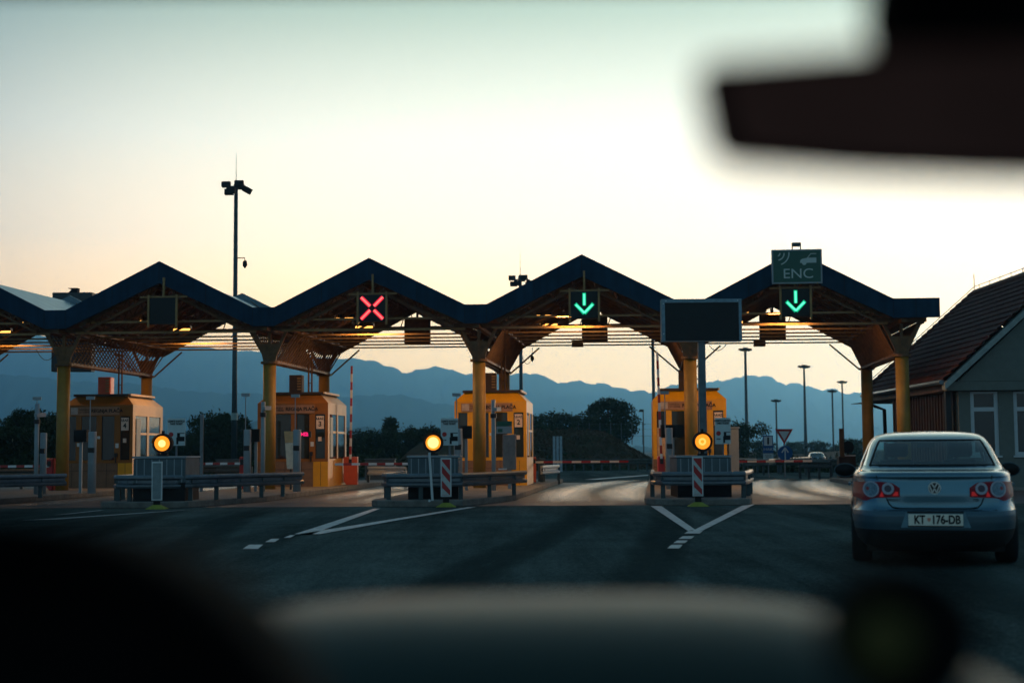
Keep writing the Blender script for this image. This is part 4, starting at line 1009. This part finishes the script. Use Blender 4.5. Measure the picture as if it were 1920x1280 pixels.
# undergrowth mass
rnd = random.Random(5)
M_weed = mat('dry bank weeds', (.09, .10, .05), .9, var=.5, scale=.3, col2=(.13, .085, .055), spec=.05)
def scrub(name, n, x0, x1, Y0, Y1, zf, hh, leaf, hf=None):
    mb = MB()
    for _ in range(n):
        Y = rnd.uniform(Y0, Y1); X = gx(rnd.uniform(x0, x1), Y); z = zf + abs(rnd.gauss(0, 1))*hh*(.6 + .5*math.sin(X*.5)); s = leaf*rnd.uniform(.5, 1.4)
        d1 = Vector((rnd.gauss(0, 1), rnd.gauss(0, 1), rnd.gauss(0, 1.3))).normalized(); d2 = d1.cross(Vector((rnd.gauss(0, 1), rnd.gauss(0, 1), rnd.gauss(0, 1)))).normalized(); c = Vector((X, Y, z + (hf(X, Y) if hf else 0)))
        mb.add([c - d1*s, c + d2*s*.4, c + d1*s, c - d2*s*.4], [(0, 1, 2, 3)])
    o = mb.build(name, M_weed if hf else M_foliage); tag(o, 'low dark undergrowth in front of the trees', 'undergrowth', kind='stuff'); return o
scrub('undergrowth', 9000, -60, 860, 66, 86, -.2, .75, .22)
o = scrub('scrub', 5000, 1360, 1680, 120, 200, -1.5, .8, .3); o['label'] = 'low scrub beyond the right lane'
o = scrub('bank_grass', 9000, 990, 1235, 90, 112, .0, .16, .13, lambda x, y: bank(x, y, min(1, max(0, (x+12)/26.5)), (y-88)/37)); o['label'] = 'rough grass and weeds on the embankment'
o = scrub('verge_grass', 4500, 985, 1380, 88.5, 93, -.3, .42, .16); o['label'] = 'dark grass verge behind the far guardrail of the middle lane'
o = scrub('verge_grass', 3500, 1370, 1600, 74, 80, -.1, .3, .14); o['label'] = 'dark grass verge beyond the right lane'
# wire fence on the bank
fn = empty('fence', (0, 0, 0), 0, 'thin wire fence along the top of the embankment', 'fence')
for k in range(9):
    p = P(1085 + k*20, 812, 108); MB().tube([(p.x, p.y, 1.6), (p.x, p.y, 3.3)], .03, 6).build('post', M_pole, fn)
for zz in (2.3, 2.8, 3.2): MB().tube([P(1085, 812, 108) * 1, P(1245, 812, 108) * 1], .008, 4).build('wire', M_pole, fn).location.z = zz - P(1085, 812, 108).z

# ------------------------------------------------------------ house on the right
hs = empty('service_building', (12.6, 41.5, 0), 0, 'plaster service building with a red tiled hip roof at the right', 'building')
hb = Vector((12.6, 41.5, 0))
E0, E1 = Vector((12.62, 41.5, 3.22)), Vector((13.45, 54.5, 3.3)); R0_, R1_ = Vector((16.6, 41.5, 6.75)), Vector((16.75, 51.2, 6.75)); E2, E3 = Vector((20.6, 41.5, 3.22)), Vector((20.9, 54.5, 3.3))
def tiles(a, b_, c, d, nr, nc, name):  # eave a-b, ridge d-c ; stepped courses with a wave
    mb = MB(); nrm = (b_-a).cross(d-a).normalized()
    if nrm.z < 0: nrm = -nrm
    for j in range(nr):
        t0, t1 = j/nr, (j+1)/nr + .15/nr; rows = []
        for t, off in ((t0, .07), (t1, .0)):
            e0 = a.lerp(d, t); e1 = b_.lerp(c, t); n = max(2, int(nc)); rows.append([e0.lerp(e1, i/(n*4)) + nrm*(off + .022*math.cos(i/4*2*math.pi)) for i in range(n*4+1)])
        m_ = len(rows[0]); base = len(mb.v); mb.v += [tuple(v) for r_ in rows for v in r_]
        mb.v += [tuple(Vector(v) - nrm*.06) for v in rows[0]]
        for i in range(m_-1): mb.f += [(base+i, base+i+1, base+m_+i+1, base+m_+i), (base+2*m_+i, base+2*m_+i+1, base+i+1, base+i)]
    mb.v = [tuple(Vector(v) - hb) for v in mb.v]
    return mb.build(name, M_tile, hs)
tiles(E0, E1, R1_, R0_, 17, 44, 'left_roof_slope'); tiles(E1, E3, R1_, R1_, 17, 24, 'hip_slope'); tiles(E2, E3, R1_, R0_, 17, 44, 'right_roof_slope')
def hb_(mb, name, m, **k): mb.v = [tuple(Vector(v) - hb) for v in mb.v]; return mb.build(name, m, hs, **k)
rg = MB(); n_ = 26
for k in range(n_): rg.tube([R0_.lerp(R1_, k/n_) + Vector((0, 0, .06)), R0_.lerp(R1_, (k+.95)/n_) + Vector((0, 0, .08))], .11, 8)
for k in range(20): rg.tube([R1_.lerp(E1, k/20) + Vector((0, 0, .06)), R1_.lerp(E1, (k+.95)/20) + Vector((0, 0, .1))], .11, 8)
hb_(rg, 'ridge_tiles', M_tile)
cn = MB(); cn.tube([R1_ + Vector((0, 0, .1)), R1_ + Vector((0, 0, .75))], .015, 6); cn.tube([R0_ + Vector((0, 0, .3)), R1_ + Vector((0, 0, .3))], .012, 6)
for k in range(9): q = R0_.lerp(R1_, k/8.5); cn.tube([q + Vector((0, 0, .1)), q + Vector((0, 0, .33))], .012, 5)
cn.tube([R1_ + Vector((0, 0, .3)), E1 + Vector((0, 0, .3))], .012, 6); hb_(cn, 'lightning_conductor', M_pole)
# gable wall and rake trim
Yg = 41.75
gw = MB().prism([(13.1, 3.2), (20.2, 3.2), (16.6, 6.4)], Yg, Yg + .25); hb_(gw, 'gable_wall', M_plaster)
rk = MB()
for a, b_ in ((E0, R0_), (E2, R0_)):
    a2, b2 = a + Vector((0, -.04, -.08)), b_ + Vector((0, -.04, -.08)); rk.hexa([a2 + Vector((0, 0, -.2)), b2 + Vector((0, 0, -.2)), b2 + Vector((0, .3, -.2)), a2 + Vector((0, .3, -.2)), a2, b2, b2 + Vector((0, .3, 0)), a2 + Vector((0, .3, 0))])
hb_(rk, 'rake_board', mat('rake plaster', (.28, .34, .33), .8))
bm = MB().box(12.75, 20.5, Yg - .02, Yg + .2, 2.93, 3.19); hb_(bm, 'gable_beam', M_plaster)
eb = MB().hexa([Vector((12.8, 42.0, 2.95)), Vector((13.0, 42.0, 2.95)), Vector((13.75, 54.2, 2.95)), Vector((13.55, 54.2, 2.95)), Vector((12.8, 42.0, 3.2)), Vector((13.0, 42.0, 3.2)), Vector((13.75, 54.2, 3.2)), Vector((13.55, 54.2, 3.2))]); hb_(eb, 'eave_beam', M_dbeam)
gt = MB().tube([E0 + Vector((-.06, .1, -.05)), E1 + Vector((-.06, 0, -.05))], .07, 8); hb_(gt, 'gutter', M_grey)
# front wall with windows (holes framed by wall pieces)
X0_, X1_ = gx(1800, 42), 20.2
wx = [(gx(1822, 42), gx(1875, 42)), (gx(1903, 42), gx(1956, 42)), (gx(1985, 42), gx(2038, 42))]
wl = MB(); zs, ztp = 1.02, 2.9; last = X0_
for a, b_ in wx: wl.box(last, a, 42, 42.25, .02, 2.92); wl.box(a, b_, 42, 42.25, .02, zs); last = b_
wl.box(last, X1_, 42, 42.25, .02, 2.92); wl.box(20.0, 20.2, 42.25, 54.3, .02, 2.92); hb_(wl, 'wall', M_plaster)
for a, b_ in wx:
    f = MB(); f.box(a, a + .12, 42.05, 42.13, zs, ztp).box(b_ - .12, b_, 42.05, 42.13, zs, ztp).box(a + .12, b_ - .12, 42.05, 42.13, zs, zs + .1).box(a + .12, b_ - .12, 42.05, 42.13, 2.32, 2.44).box(a + .12, b_ - .12, 42.05, 42.13, ztp - .06, ztp)
    fo = hb_(f, 'window', M_frame); g_ = MB().box(a + .12, b_ - .12, 42.08, 42.09, zs + .1, 2.32).box(a + .12, b_ - .12, 42.08, 42.09, 2.44, ztp - .06); g_.v = [tuple(Vector(v) - hb) for v in g_.v]; g_.build('pane', M_glassb, fo)
    s_ = MB().box(a - .05, b_ + .05, 41.94, 42.06, zs - .06, zs - .003); s_.v = [tuple(Vector(v) - hb) for v in s_.v]; s_.build('sill', M_frame, fo)
sw_ = MB().box(X0_, X0_ + .2, 42.26, 49.3, .02, 2.92); hb_(sw_, 'side_wall', M_brown)
# timber slat screen along the side
ts = MB(); yy = 42.4
while yy < 49.2: ts.box(X0_ - .05, X0_ - .003, yy, yy + .12, .1, 2.9); yy += .3
hb_(ts, 'timber_screen', M_wood)
po = MB().box(12.82, 12.98, 42.1, 42.26, .02, 2.93).box(13.35, 13.5, 53.6, 53.75, .02, 2.93); hb_(po, 'porch_post', M_dark)
cl = MB().box(12.9, X1_, 42.3, 54.2, 2.925, 2.94); hb_(cl, 'porch_ceiling', M_brown)
bs = MB().box(12.7, 20.4, 41.7, 54.6, .005, .09); hb_(bs, 'porch_floor', M_conc)
o = empty('dark_frame', (gx(1655, 52), 52, 0), 0, 'dark steel frame seen between the two right columns', 'frame')
MB().tube([(gx(1630, 52) - gx(1655, 52), 0, P(1630, 757, 52).z), (0.1, 0, P(1664, 768, 52).z), (.13, 0, 0)], .07, 8).build('bent_tube', M_black, o)

# ------------------------------------------------------------ silver car
M_silver = mat('silver blue car paint', (.085, .205, .28), .22, .8, var=.04, scale=3, spec=.6)
M_silver.node_tree.nodes['Principled BSDF'].inputs['Coat Weight'].default_value = .6
M_silverb = mat('bumper paint with shade', (.07, .13, .17), .4, .6, var=.04)  # darker than the body: shade of the down-facing bumper put into its colour
RG = [  # z, half width, rear y, front y, exponent
 (.18, .76, .22, 4.55, 5), (.24, .83, .10, 4.68, 5), (.30, .87, .05, 4.74, 5), (.38, .895, .01, 4.77, 5), (.48, .91, .0, 4.77, 5), (.56, .91, .0, 4.77, 5), (.605, .905, .02, 4.75, 5), (.625, .90, .055, 4.73, 5),
 (.68, .903, .06, 4.70, 4.6), (.78, .90, .06, 4.6, 4.4), (.88, .882, .075, 4.3, 4.2), (.94, .878, .085, 4.1, 4.0), (.985, .868, .075, 4.0, 4.0), (1.01, .85, .11, 3.9, 4), (1.025, .835, .25, 3.8, 4), (1.035, .82, .44, 3.7, 4.2), (1.06, .805, .55, 3.62, 4.5),
 (1.12, .78, .68, 3.5, 4.5), (1.20, .745, .84, 3.36, 4.5), (1.28, .71, 1.0, 3.2, 4.5), (1.35, .675, 1.16, 3.05, 4.3), (1.395, .64, 1.30, 2.95, 4.2), (1.425, .60, 1.42, 2.85, 4), (1.45, .53, 1.6, 2.7, 3.4), (1.468, .38, 1.85, 2.55, 3.0), (1.477, .05, 2.1, 2.25, 2.6)]
def interp(z):
    for a, b_ in zip(RG, RG[1:]):
        if a[0] <= z <= b_[0]:
            t = (z - a[0])/(b_[0] - a[0]); return [a[i] + (b_[i]-a[i])*t for i in range(5)]
    return list(RG[-1] if z > 1 else RG[0])
def rear_y(x, z):
    _, w, y0, y1, n = interp(z); f = min(.999, abs(x)/w); ly = (y1-y0)/2; return (y0+y1)/2 - ly*(1 - f**n)**(1/n)
def side_x(y, z):
    _, w, y0, y1, n = interp(z); ly = (y1-y0)/2; f = min(.999, abs(y - (y0+y1)/2)/ly); return w*(1 - f**n)**(1/n)
def is_glass(x, y, z):
    if not 1.09 < z < 1.36: return False
    _, w, y0, y1, n = interp(z)
    rear = y < rear_y(x, z) + .05 and abs(x) < w*.82 and y < (y0+y1)/2
    front = y > y0 + y1 - rear_y(x, z) - .06 and abs(x) < w*.9 and y > (y0+y1)/2
    side = abs(x) > w*.93 and (y0 + .28 < y < y0 + .75 or y0 + .85 < y < y1 - .35) and 1.09 < z < 1.37
    return rear or front or side
def car(loc, rz, label):
    root = empty('parked_car', loc, rz, label, 'car')
    root.name = 'sedan_car'
    zs = []
    for a, b_ in zip(RG, RG[1:]):
        n = max(1, int((b_[0]-a[0])/.02)); zs += [a[0] + (b_[0]-a[0])*k/n for k in range(n)]
    zs.append(RG[-1][0])
    NA = 160; low = MB(); bump = MB(); body = MB()
    def ringpt(z, k):
        _, w, y0, y1, n = interp(z); a = 2*math.pi*k/NA; c_, s_ = math.cos(a), math.sin(a); e = 2/n
        return (w*math.copysign(abs(c_)**e, c_), (y0+y1)/2 + (y1-y0)/2*math.copysign(abs(s_)**e, s_), z)
    def arch(y, z, x): return abs(x) > .7 and ((y-.98)**2 + (z-.33)**2 < .36**2 or (y-3.72)**2 + (z-.33)**2 < .36**2)
    grid = [[ringpt(z, k) for k in range(NA)] for z in zs]
    for j in range(len(zs)-1):
        for k in range(NA):
            q = [grid[j][k], grid[j][(k+1) % NA], grid[j+1][(k+1) % NA], grid[j+1][k]]; c = [sum(p[i] for p in q)/4 for i in range(3)]
            if is_glass(*c) or arch(c[1], c[2], c[0]): continue
            tgt = low if c[2] < .40 and c[1] < .9 else (bump if c[2] < .605 and c[1] < .62 else body)
            tgt.add(q, [(0, 1, 2, 3)])
    def finish(mb, name, m):
        import bmesh
        o = mb.build(name, m, root, smooth=True); bm_ = bmesh.new(); bm_.from_mesh(o.data); bmesh.ops.remove_doubles(bm_, verts=bm_.verts, dist=.0005); bmesh.ops.recalc_face_normals(bm_, faces=bm_.faces); bm_.to_mesh(o.data); bm_.free()
        return o
    finish(body, 'body', M_silver); finish(bump, 'bumper', M_silverb); finish(low, 'lower_bumper', M_black)
    MB().box(-.72, .72, .35, 4.4, .16, .5).build('underbody', M_black, root)
    def patch(x0, x1, z0, z1, off, name, m, par, nx=24, nz=14, front=False):
        mb = MB()
        for j in range(nz+1):
            z = z0 + (z1-z0)*j/nz
            for i in range(nx+1):
                t = x0 + (x1-x0)*i/nx; w = interp(z)[1]; x = t*w; y = rear_y(x, z) - off
                if front: _, _, y0, y1, _ = interp(z); y = y0 + y1 - rear_y(x, z) + off
                mb.v.append((x, y, z))
        for j in range(nz):
            for i in range(nx): a = j*(nx+1)+i; mb.f.append((a, a+1, a+nx+2, a+nx+1))
        return mb.build(name, m, par, smooth=True)
    patch(-.845, .845, 1.085, 1.365, .004, 'rear_window', M_carglass, root); patch(-.92, .92, 1.085, 1.365, .004, 'windscreen', M_carglass, root, front=True)
    # dark gasket round the rear window
    gk = MB(); lp = [(t, 1.085) for t in [i/12*1.69 - .845 for i in range(13)]] + [(.845, 1.085 + .28*i/6) for i in range(1, 7)] + [(.845 - 1.69*i/12, 1.365) for i in range(1, 13)] + [(-.845, 1.365 - .28*i/6) for i in range(1, 7)]
    gk.tube([(t*interp(z)[1], rear_y(t*interp(z)[1], z) - .006, z) for t, z in lp], .011, 6, cap=False); gk.build('window_gasket', M_black, root)
    for s_ in (-1, 1):
        for a0, a1 in ((.28, .75), (.85, None)):
            mb = MB(); nx, nz = 14, 6
            for j in range(nz+1):
                z = 1.085 + .295*j/nz; _, w, y0, y1, n = interp(z)
                for i in range(nx+1): ya = y0 + a0; yb = (y0 + a1) if a1 else y1 - .35; y = ya + (yb-ya)*i/nx; mb.v.append((s_*(side_x(y, z) + .004), y, z))
            for j in range(nz):
                for i in range(nx): a = j*(nx+1)+i; mb.f.append((a, a+1, a+nx+2, a+nx+1))
            mb.build('side_window', M_carglass, root, smooth=True)
    # seats and dashboard inside
    for x in (-.37, .37):
        st = MB().hexa([(x-.24, 2.1, .5), (x+.24, 2.1, .5), (x+.24, 2.3, .5), (x-.24, 2.3, .5), (x-.2, 1.95, 1.14), (x+.2, 1.95, 1.14), (x+.2, 2.08, 1.14), (x-.2, 2.08, 1.14)]); s1 = st.build('front_seat', M_black, root, bevel=.04)
        MB().box(x-.14, x+.14, 1.93, 2.03, 1.17, 1.34).build('headrest', M_black, s1, bevel=.04)
    MB().hexa([(-.62, 1.15, .5), (.62, 1.15, .5), (.62, 1.35, .5), (-.62, 1.35, .5), (-.6, .98, 1.06), (.6, .98, 1.06), (.6, 1.1, 1.06), (-.6, 1.1, 1.06)]).build('rear_seat', M_black, root, bevel=.03)
    MB().box(-.6, .6, 3.1, 3.4, .8, 1.05).build('dashboard', M_black, root); MB().box(-.68, .68, .45, .98, .98, 1.005).build('parcel_shelf', M_black, root)
    MB().box(-.11, .11, 2.82, 2.85, 1.28, 1.34).build('inner_mirror', M_black, root)
    # tail lights
    M_tl = mat('dark red lamp', (.30, .001, .015), .4, var=.1, spec=.25); M_tl2 = flat('bright red lamp', (.7, .01, .01), .2, emit=(1, .01, .01), es=.12)
    M_ring = flat('pale lamp ring', (.40, .42, .5), .45); M_lens = mat('clear lamp lens', (.12, .20, .26), .25, .2, var=.45, scale=40)
    for s_ in (-1, 1):
        mb = MB(); nx, nz = 26, 8
        for i in range(nx+1):
            t = i/nx; x = .865 - .505*t; zt_ = .925 - .035*max(0, (t-.55)/.45)**1.3 - (.02*(1-t)); zb_ = .742 + .0*t + (.0 if t < .5 else .02*(t-.5)) - .035*math.exp(-((t-.27)/.12)**2)
            if t > .85: zt_ -= (t-.85)/.15*.04
            for j in range(nz+1): z = zb_ + (zt_-zb_)*j/nz; mb.v.append((s_*x, rear_y(x, z) - .008, z))
        for i in range(nx):
            for j in range(nz): a = i*(nz+1)+j; mb.f.append((a, a+1, a+nz+2, a+nz+1))
        tl = mb.build('tail_light', M_tl, root, smooth=True)
        def lampdisc(x, z, r_, ri, off, name, m):
            q = MB()
            for k in range(25):
                a = 2*math.pi*k/24
                for rr in (r_, ri): xx_ = x + rr*math.cos(a); zz = z + rr*math.sin(a); q.v.append((s_*xx_, rear_y(xx_, zz) - off, zz))
            q.f = [(2*k, 2*k+1, 2*k+3, 2*k+2) for k in range(24)]; return q.build(name, m, tl, smooth=True)
        lampdisc(.662, .835, .088, .071, .016, 'lamp_ring', M_ring); lampdisc(.662, .835, .071, .0, .013, 'lamp_lens', M_lens)
        lampdisc(.482, .842, .064, .038, .016, 'lamp_ring', M_ring); lampdisc(.482, .842, .038, .0, .013, 'lamp_lens', mat('dark lens', (.05, .03, .06), .15))
        for tri_ in (((.575, .755), (.545, .815), (.525, .755)), ((.44, .765), (.375, .765), (.38, .81), (.405, .81))):
            q = MB().add([(s_*x, rear_y(x, z) - .015, z) for x, z in tri_], [tuple(range(len(tri_)))]); q.build('reflector', M_tl2, tl)
        # mirrors and handles
        mo = MB(); nn = 12
        for j in range(9):
            v = j/8*math.pi
            for i in range(nn): u = 2*math.pi*i/nn; mo.v.append((s_*(1.0 + .135*math.sin(v)*math.cos(u)), 3.05 + .07*math.cos(v), 1.0 + .085*math.sin(v)*math.sin(u)))
        for j in range(8):
            for i in range(nn): mo.f.append((j*nn+i, j*nn+(i+1) % nn, (j+1)*nn+(i+1) % nn, (j+1)*nn+i))
        mo.bar((s_*.82, 3.08, .95), (s_*.95, 3.06, .97), .05) if False else None
        mm = mo.build('door_mirror', M_black, root, smooth=True)
        rg_ = MB().tube([(s_*(1.0 + .135*math.cos(a)), 3.0, 1.0 + .085*math.sin(a)) for a in [i/20*2*math.pi for i in range(21)]], .006, 6, cap=False); rg_.build('mirror_rim', M_silverb, mm)
        MB().tube([(s_*.78, 3.12, .96), (s_*.92, 3.08, .98)], .028, 8).build('mirror_arm', M_black, mm)
        for y in (1.55, 2.55): x = side_x(y, .86); MB().tube([(s_*(x+.03), y-.1, .86), (s_*(x+.035), y+.1, .86)], .018, 8).build('door_handle', M_silver, root)
        for y in (.98, 3.72):
            wh = empty('wheel', (s_*.78, y, .33)); wh.parent = root
            ty = MB(); n = 28
            pr = [(-.11, .2), (-.11, .3), (-.09, .325), (.09, .325), (.11, .3), (.11, .2)]
            for k in range(n+1):
                a = 2*math.pi*k/n; ty.v += [(x, r_*math.cos(a), r_*math.sin(a)) for x, r_ in pr]
            for k in range(n):
                for i in range(5): a = k*6+i; ty.f.append((a, a+1, a+7, a+6))
            ty.build('tyre', M_black, wh, smooth=True)
            rm = MB()
            for k in range(9): a = 2*math.pi*k/9; rm.bar((s_*.09, .03*math.cos(a), .03*math.sin(a)), (s_*.085, .2*math.cos(a), .2*math.sin(a)), .035)
            rm.build('rim', M_grey, wh)
    # boot lid seams
    def seam(pts, name='seam', r_=.004, m=M_black):
        q = []
        for (a, b_), (c, d) in zip(pts, pts[1:]):
            for k in range(8): t = k/8; q.append((a + (c-a)*t, b_ + (d-b_)*t))
        q.append(pts[-1]); MB().tube([(x, rear_y(x, z) - .002, z) for x, z in q], r_, 6).build(name, m, root)
    seam([(-.60, .985), (-.595, .93)]); seam([(.60, .985), (.595, .93)])
    seam([(-.50, .74), (-.475, .68), (-.44, .645), (-.36, .632), (.36, .632), (.44, .645), (.475, .68), (.50, .74)], r_=.007)
    seam([(-.84, .612), (.84, .612)], r_=.005)
    seam([(-.58, .962), (-.3, .966), (.3, .966), (.58, .962)], 'spoiler_edge', .006, M_silver)
    # number plate in its recess
    MB().add([(-.36, -.004, .43), (.36, -.004, .43), (.30, -.004, .6), (-.30, -.004, .6)], [(0, 1, 2, 3)]).build('plate_recess', mat('recess paint', (.12, .25, .32), .5), root)
    MB().box(-.29, .29, -.012, -.0045, .585, .602).build('recess_edge', M_black, root)
    pl = MB().box(-.28, .28, -.02, -.006, .452, .575).build('number_plate', mat('plate cream', (.92, .9, .78), .4, var=.03), root, bevel=.004)
    MB().box(-.285, .285, -.017, -.005, .440, .451).build('plate_holder', M_black, pl)
    text('lettering', 'KT', .125, M_black, pl, (-.165, -.022, .513), sx=.72, bold=.004); text('lettering', '176-DB', .125, M_black, pl, (.105, -.022, .513), sx=.76, bold=.004)
    MB().prism([(-.085, .535), (-.05, .535), (-.05, .51), (-.0675, .492), (-.085, .51)], -.0215, -.0201).build('crest', mat('plate crest', (.75, .3, .2), .5), pl)
    # round badge: ring with a V above a W
    y = rear_y(0, .85) - .012
    bd = MB().disc(0, .85, y, y + .01, .066, 28).build('badge', M_dark, root)
    g_ = MB().disc(0, .85, y - .008, y - .001, .066, 28, .056)
    for a in (((-.03, .90), (0, .853)), ((.03, .90), (0, .853)), ((-.052, .878), (-.022, .80)), ((-.022, .80), (0, .845)), ((0, .845), (.022, .80)), ((.022, .80), (.052, .878))):
        g_.add(*strip(a[0][0], a[0][1], a[1][0], a[1][1], .013, y - .007))
    g_.build('badge_letters', flat('chrome badge', (.75, .78, .76), .25, .3), bd)
    text('model_lettering', 'PASSAT', .04, M_dark, root, (-.42, rear_y(.42, .73) - .006, .72)); text('engine_lettering', 'TDI', .04, M_dark, root, (.42, rear_y(.42, .73) - .006, .72))
    return root
p = P(1752, 900, 15.25)
sv = car((p.x, 15.25, 0), R(-14.5), 'silver sedan car seen from behind with plate KT 176-DB')
fc = copy_tree(sv, (gx(1533, 148), 148, gz(148) + .02), R(-8), 'tiny distant pale car beyond the right lane')

# ------------------------------------------------------------ the car the picture is taken from
own = empty('driving_car', (0, 0, 0), 0, 'dark car around the viewer, its mirror, dashboard and bonnet blurred close up', 'car')
M_int = mat('interior black', (.007, .007, .008), .95, var=.2, scale=20, spec=.08)
M_bon = mat('bonnet paint', (.016, .036, .030), .4, 0, var=.08, scale=2, spec=.09)
M_dash = mat('dashboard grey', (.05, .065, .075), .6, var=.2, scale=20, spec=.3); 
def grid_surf(name, fx, nu, nv, m, parent, solid=0):
    mb = MB()
    for j in range(nv+1):
        for i in range(nu+1): mb.v.append(tuple(fx(i/nu, j/nv)))
    for j in range(nv):
        for i in range(nu): a = j*(nu+1)+i; mb.f.append((a, a+1, a+nu+2, a+nu+1))
    return mb.build(name, m, parent, smooth=True, solid=solid)
def bonnet(u, v):
    x = -.62 + 1.28*u; y = .90 + 1.3*v; cx = x - .02; d = y - 1.22
    z = 1.159 - (1.15*d*d if d < 0 else .16*d**1.6) - .0045*(abs(cx)/.2)**4
    return (x, y, z)
grid_surf('bonnet', bonnet, 50, 40, M_bon, own, .003)
def dash(u, v):
    x = -.75 + 2.1*u; y = .45 + .42*v
    return (x, y, P(960, 1345, .87).z - .20*(1-v) - .05*max(0, -x - .05)*0 - .01*(x/.6)**2)
grid_surf('dashboard', dash, 20, 10, M_dash, own, .01)
# instrument hood, a rounded hump over the gauges
hc = P(15, 1610, .55); hr = 632*.55/2667
def hood(u, v):
    a = math.pi*u; r_ = hr*(1 + .22*(v - .5)*0 + .0); y = .50 + .16*v
    return (hc.x*(1 + .10*v) - r_*math.cos(a), y, hc.z + r_*math.sin(a)*(1 - .10*v))
grid_surf('instrument_hood', hood, 40, 10, M_int, own, .01)
MB().prism([(hc.x - hr*math.cos(math.pi*k/24)*.98, hc.z + hr*math.sin(math.pi*k/24)*.98) for k in range(25)], .54, .55).build('gauge_panel', M_int, own)
# steering wheel
sw = MB(); cs = Vector((hc.x, .36, hc.z - .10)); ax = Vector((0, -.9, .43)).normalized(); e1 = Vector((1, 0, 0)); e2 = ax.cross(e1)
sw.tube([cs + (e1*math.cos(t) + e2*math.sin(t))*.185 for t in [2*math.pi*k/40 for k in range(41)]], .015, 10, cap=False)
for t in (R(0), R(180), R(270)): sw.bar(cs, cs + (e1*math.cos(t) + e2*math.sin(t))*.18, .035, .02)
sw.tube([cs - ax*.02, cs + ax*.02], .06, 16); sw.build('steering_wheel', M_int, own, smooth=True)
# interior mirror, stalk, sensor housing and roof edge
Ym = .63
def mp(px, py, Y=Ym): return P(px, py, Y)
pts = [mp(1336, 262), mp(1312, 132), mp(1324, 112), mp(1640, 86), mp(1950, 78), mp(2350, 94), mp(2370, 120), mp(2362, 300), mp(2340, 325), mp(1950, 336), mp(1640, 324), mp(1400, 305), mp(1360, 296)]
mb = MB(); n = len(pts); mb.v = [tuple(p) for p in pts] + [(p.x*1.02, p.y + .035, (p.z - H)*1.03 + H) for p in pts]
mb.f = [tuple(range(n)), tuple(range(n, 2*n))[::-1]] + [(i, n+i, n+(i+1) % n, (i+1) % n) for i in range(n)]
mm = mb.build('rear_view_mirror', M_int, own, bevel=.006)
c_ = sum((Vector(p) for p in pts), Vector())/n
gl_ = MB(); gl_.add([tuple(c_ + (Vector(p) - c_)*.93 + Vector((0, -.002, 0))) for p in pts], [tuple(range(n))]); gl_.build('mirror_glass', mat('mirror glass with painted reflection', (.2, .075, .06), .6, var=.3, spec=.1), mm)  # matt brown colour stands for the car interior reflected in the glass
MB().hexa([(mp(1725, 150).x, .64, mp(0, 130).z), (mp(2400, 150).x, .64, mp(0, 130).z), (mp(2400, 150).x, .72, mp(0, 130).z), (mp(1725, 150).x, .72, mp(0, 130).z),
           (mp(1700, 150).x, .65, mp(0, -120).z), (mp(2400, 150).x, .65, mp(0, -120).z), (mp(2400, 150).x, .73, mp(0, -120).z), (mp(1700, 150).x, .73, mp(0, -120).z)]).build('mirror_stalk', M_int, own, bevel=.015)
MB().hexa([(mp(1700, 0).x, .60, mp(0, -62).z), (mp(2400, 0).x, .72, mp(0, -8).z), (mp(2400, 0).x, .70, mp(0, -8).z), (mp(1700, 0).x, .70, mp(0, -8).z), (mp(1690, 0).x, .60, mp(0, -140).z), (mp(2400, 0).x, .60, mp(0, -140).z), (mp(2400, 0).x, .70, mp(0, -140).z), (mp(1690, 0).x, .70, mp(0, -140).z)]).build('sensor_housing', M_int, own, bevel=.015)
MB().box(-.8, 1.1, .3, .92, H + .30, H + .34).build('headlining', M_int, own, bevel=.01)
# round gadget on the dashboard
p = P(1705, 1196, .62); r_ = 140*.62/2667
gd = empty('dashboard_gadget', (p.x, p.y, p.z), 0, 'round black gadget with a faint yellow face standing on the dashboard', 'gadget')
b_ = MB(); nn = 28
prf = [(.0, -.012), (r_*.8, -.012), (r_, 0), (r_, .03), (r_*.8, .045), (0, .045)]
for k in range(nn): a = 2*math.pi*k/nn; b_.v += [(r*math.cos(a), y, r*math.sin(a)) for r, y in prf]
for k in range(nn):
    for i in range(5): a, c = k*6+i, ((k+1) % nn)*6+i; b_.f.append((a, c, c+1, a+1))
b_.build('body', M_int, gd, smooth=True)
MB().disc(-r_*.45, r_*.05, -.016, -.0125, r_*.36, 20).build('face', mat('olive face', (.10, .085, .015), .7), gd)
MB().tube([(0, .02, -r_*.9), (0, .03, -.12 - 0*r_)], [.012, .02], 10).build('foot', M_int, gd)

# ------------------------------------------------------------ haze
hz = MB().box(-6500, 6500, -80, 6600, -8, 480).build('haze', None or mat('haze', (1, 1, 1)), kind='stuff')
m = bpy.data.materials.new('haze air'); m.use_nodes = True; t = m.node_tree; t.nodes.clear()
o_ = t.nodes.new('ShaderNodeOutputMaterial'); v_ = t.nodes.new('ShaderNodeVolumePrincipled')
v_.inputs['Color'].default_value = (.23, .61, 1.0, 1); v_.inputs['Density'].default_value = .0003; v_.inputs['Anisotropy'].default_value = .72
t.links.new(v_.outputs[0], o_.inputs['Volume']); hz.data.materials.clear(); hz.data.materials.append(m)
hz['label'] = 'pale blue evening haze over the plain and hills'
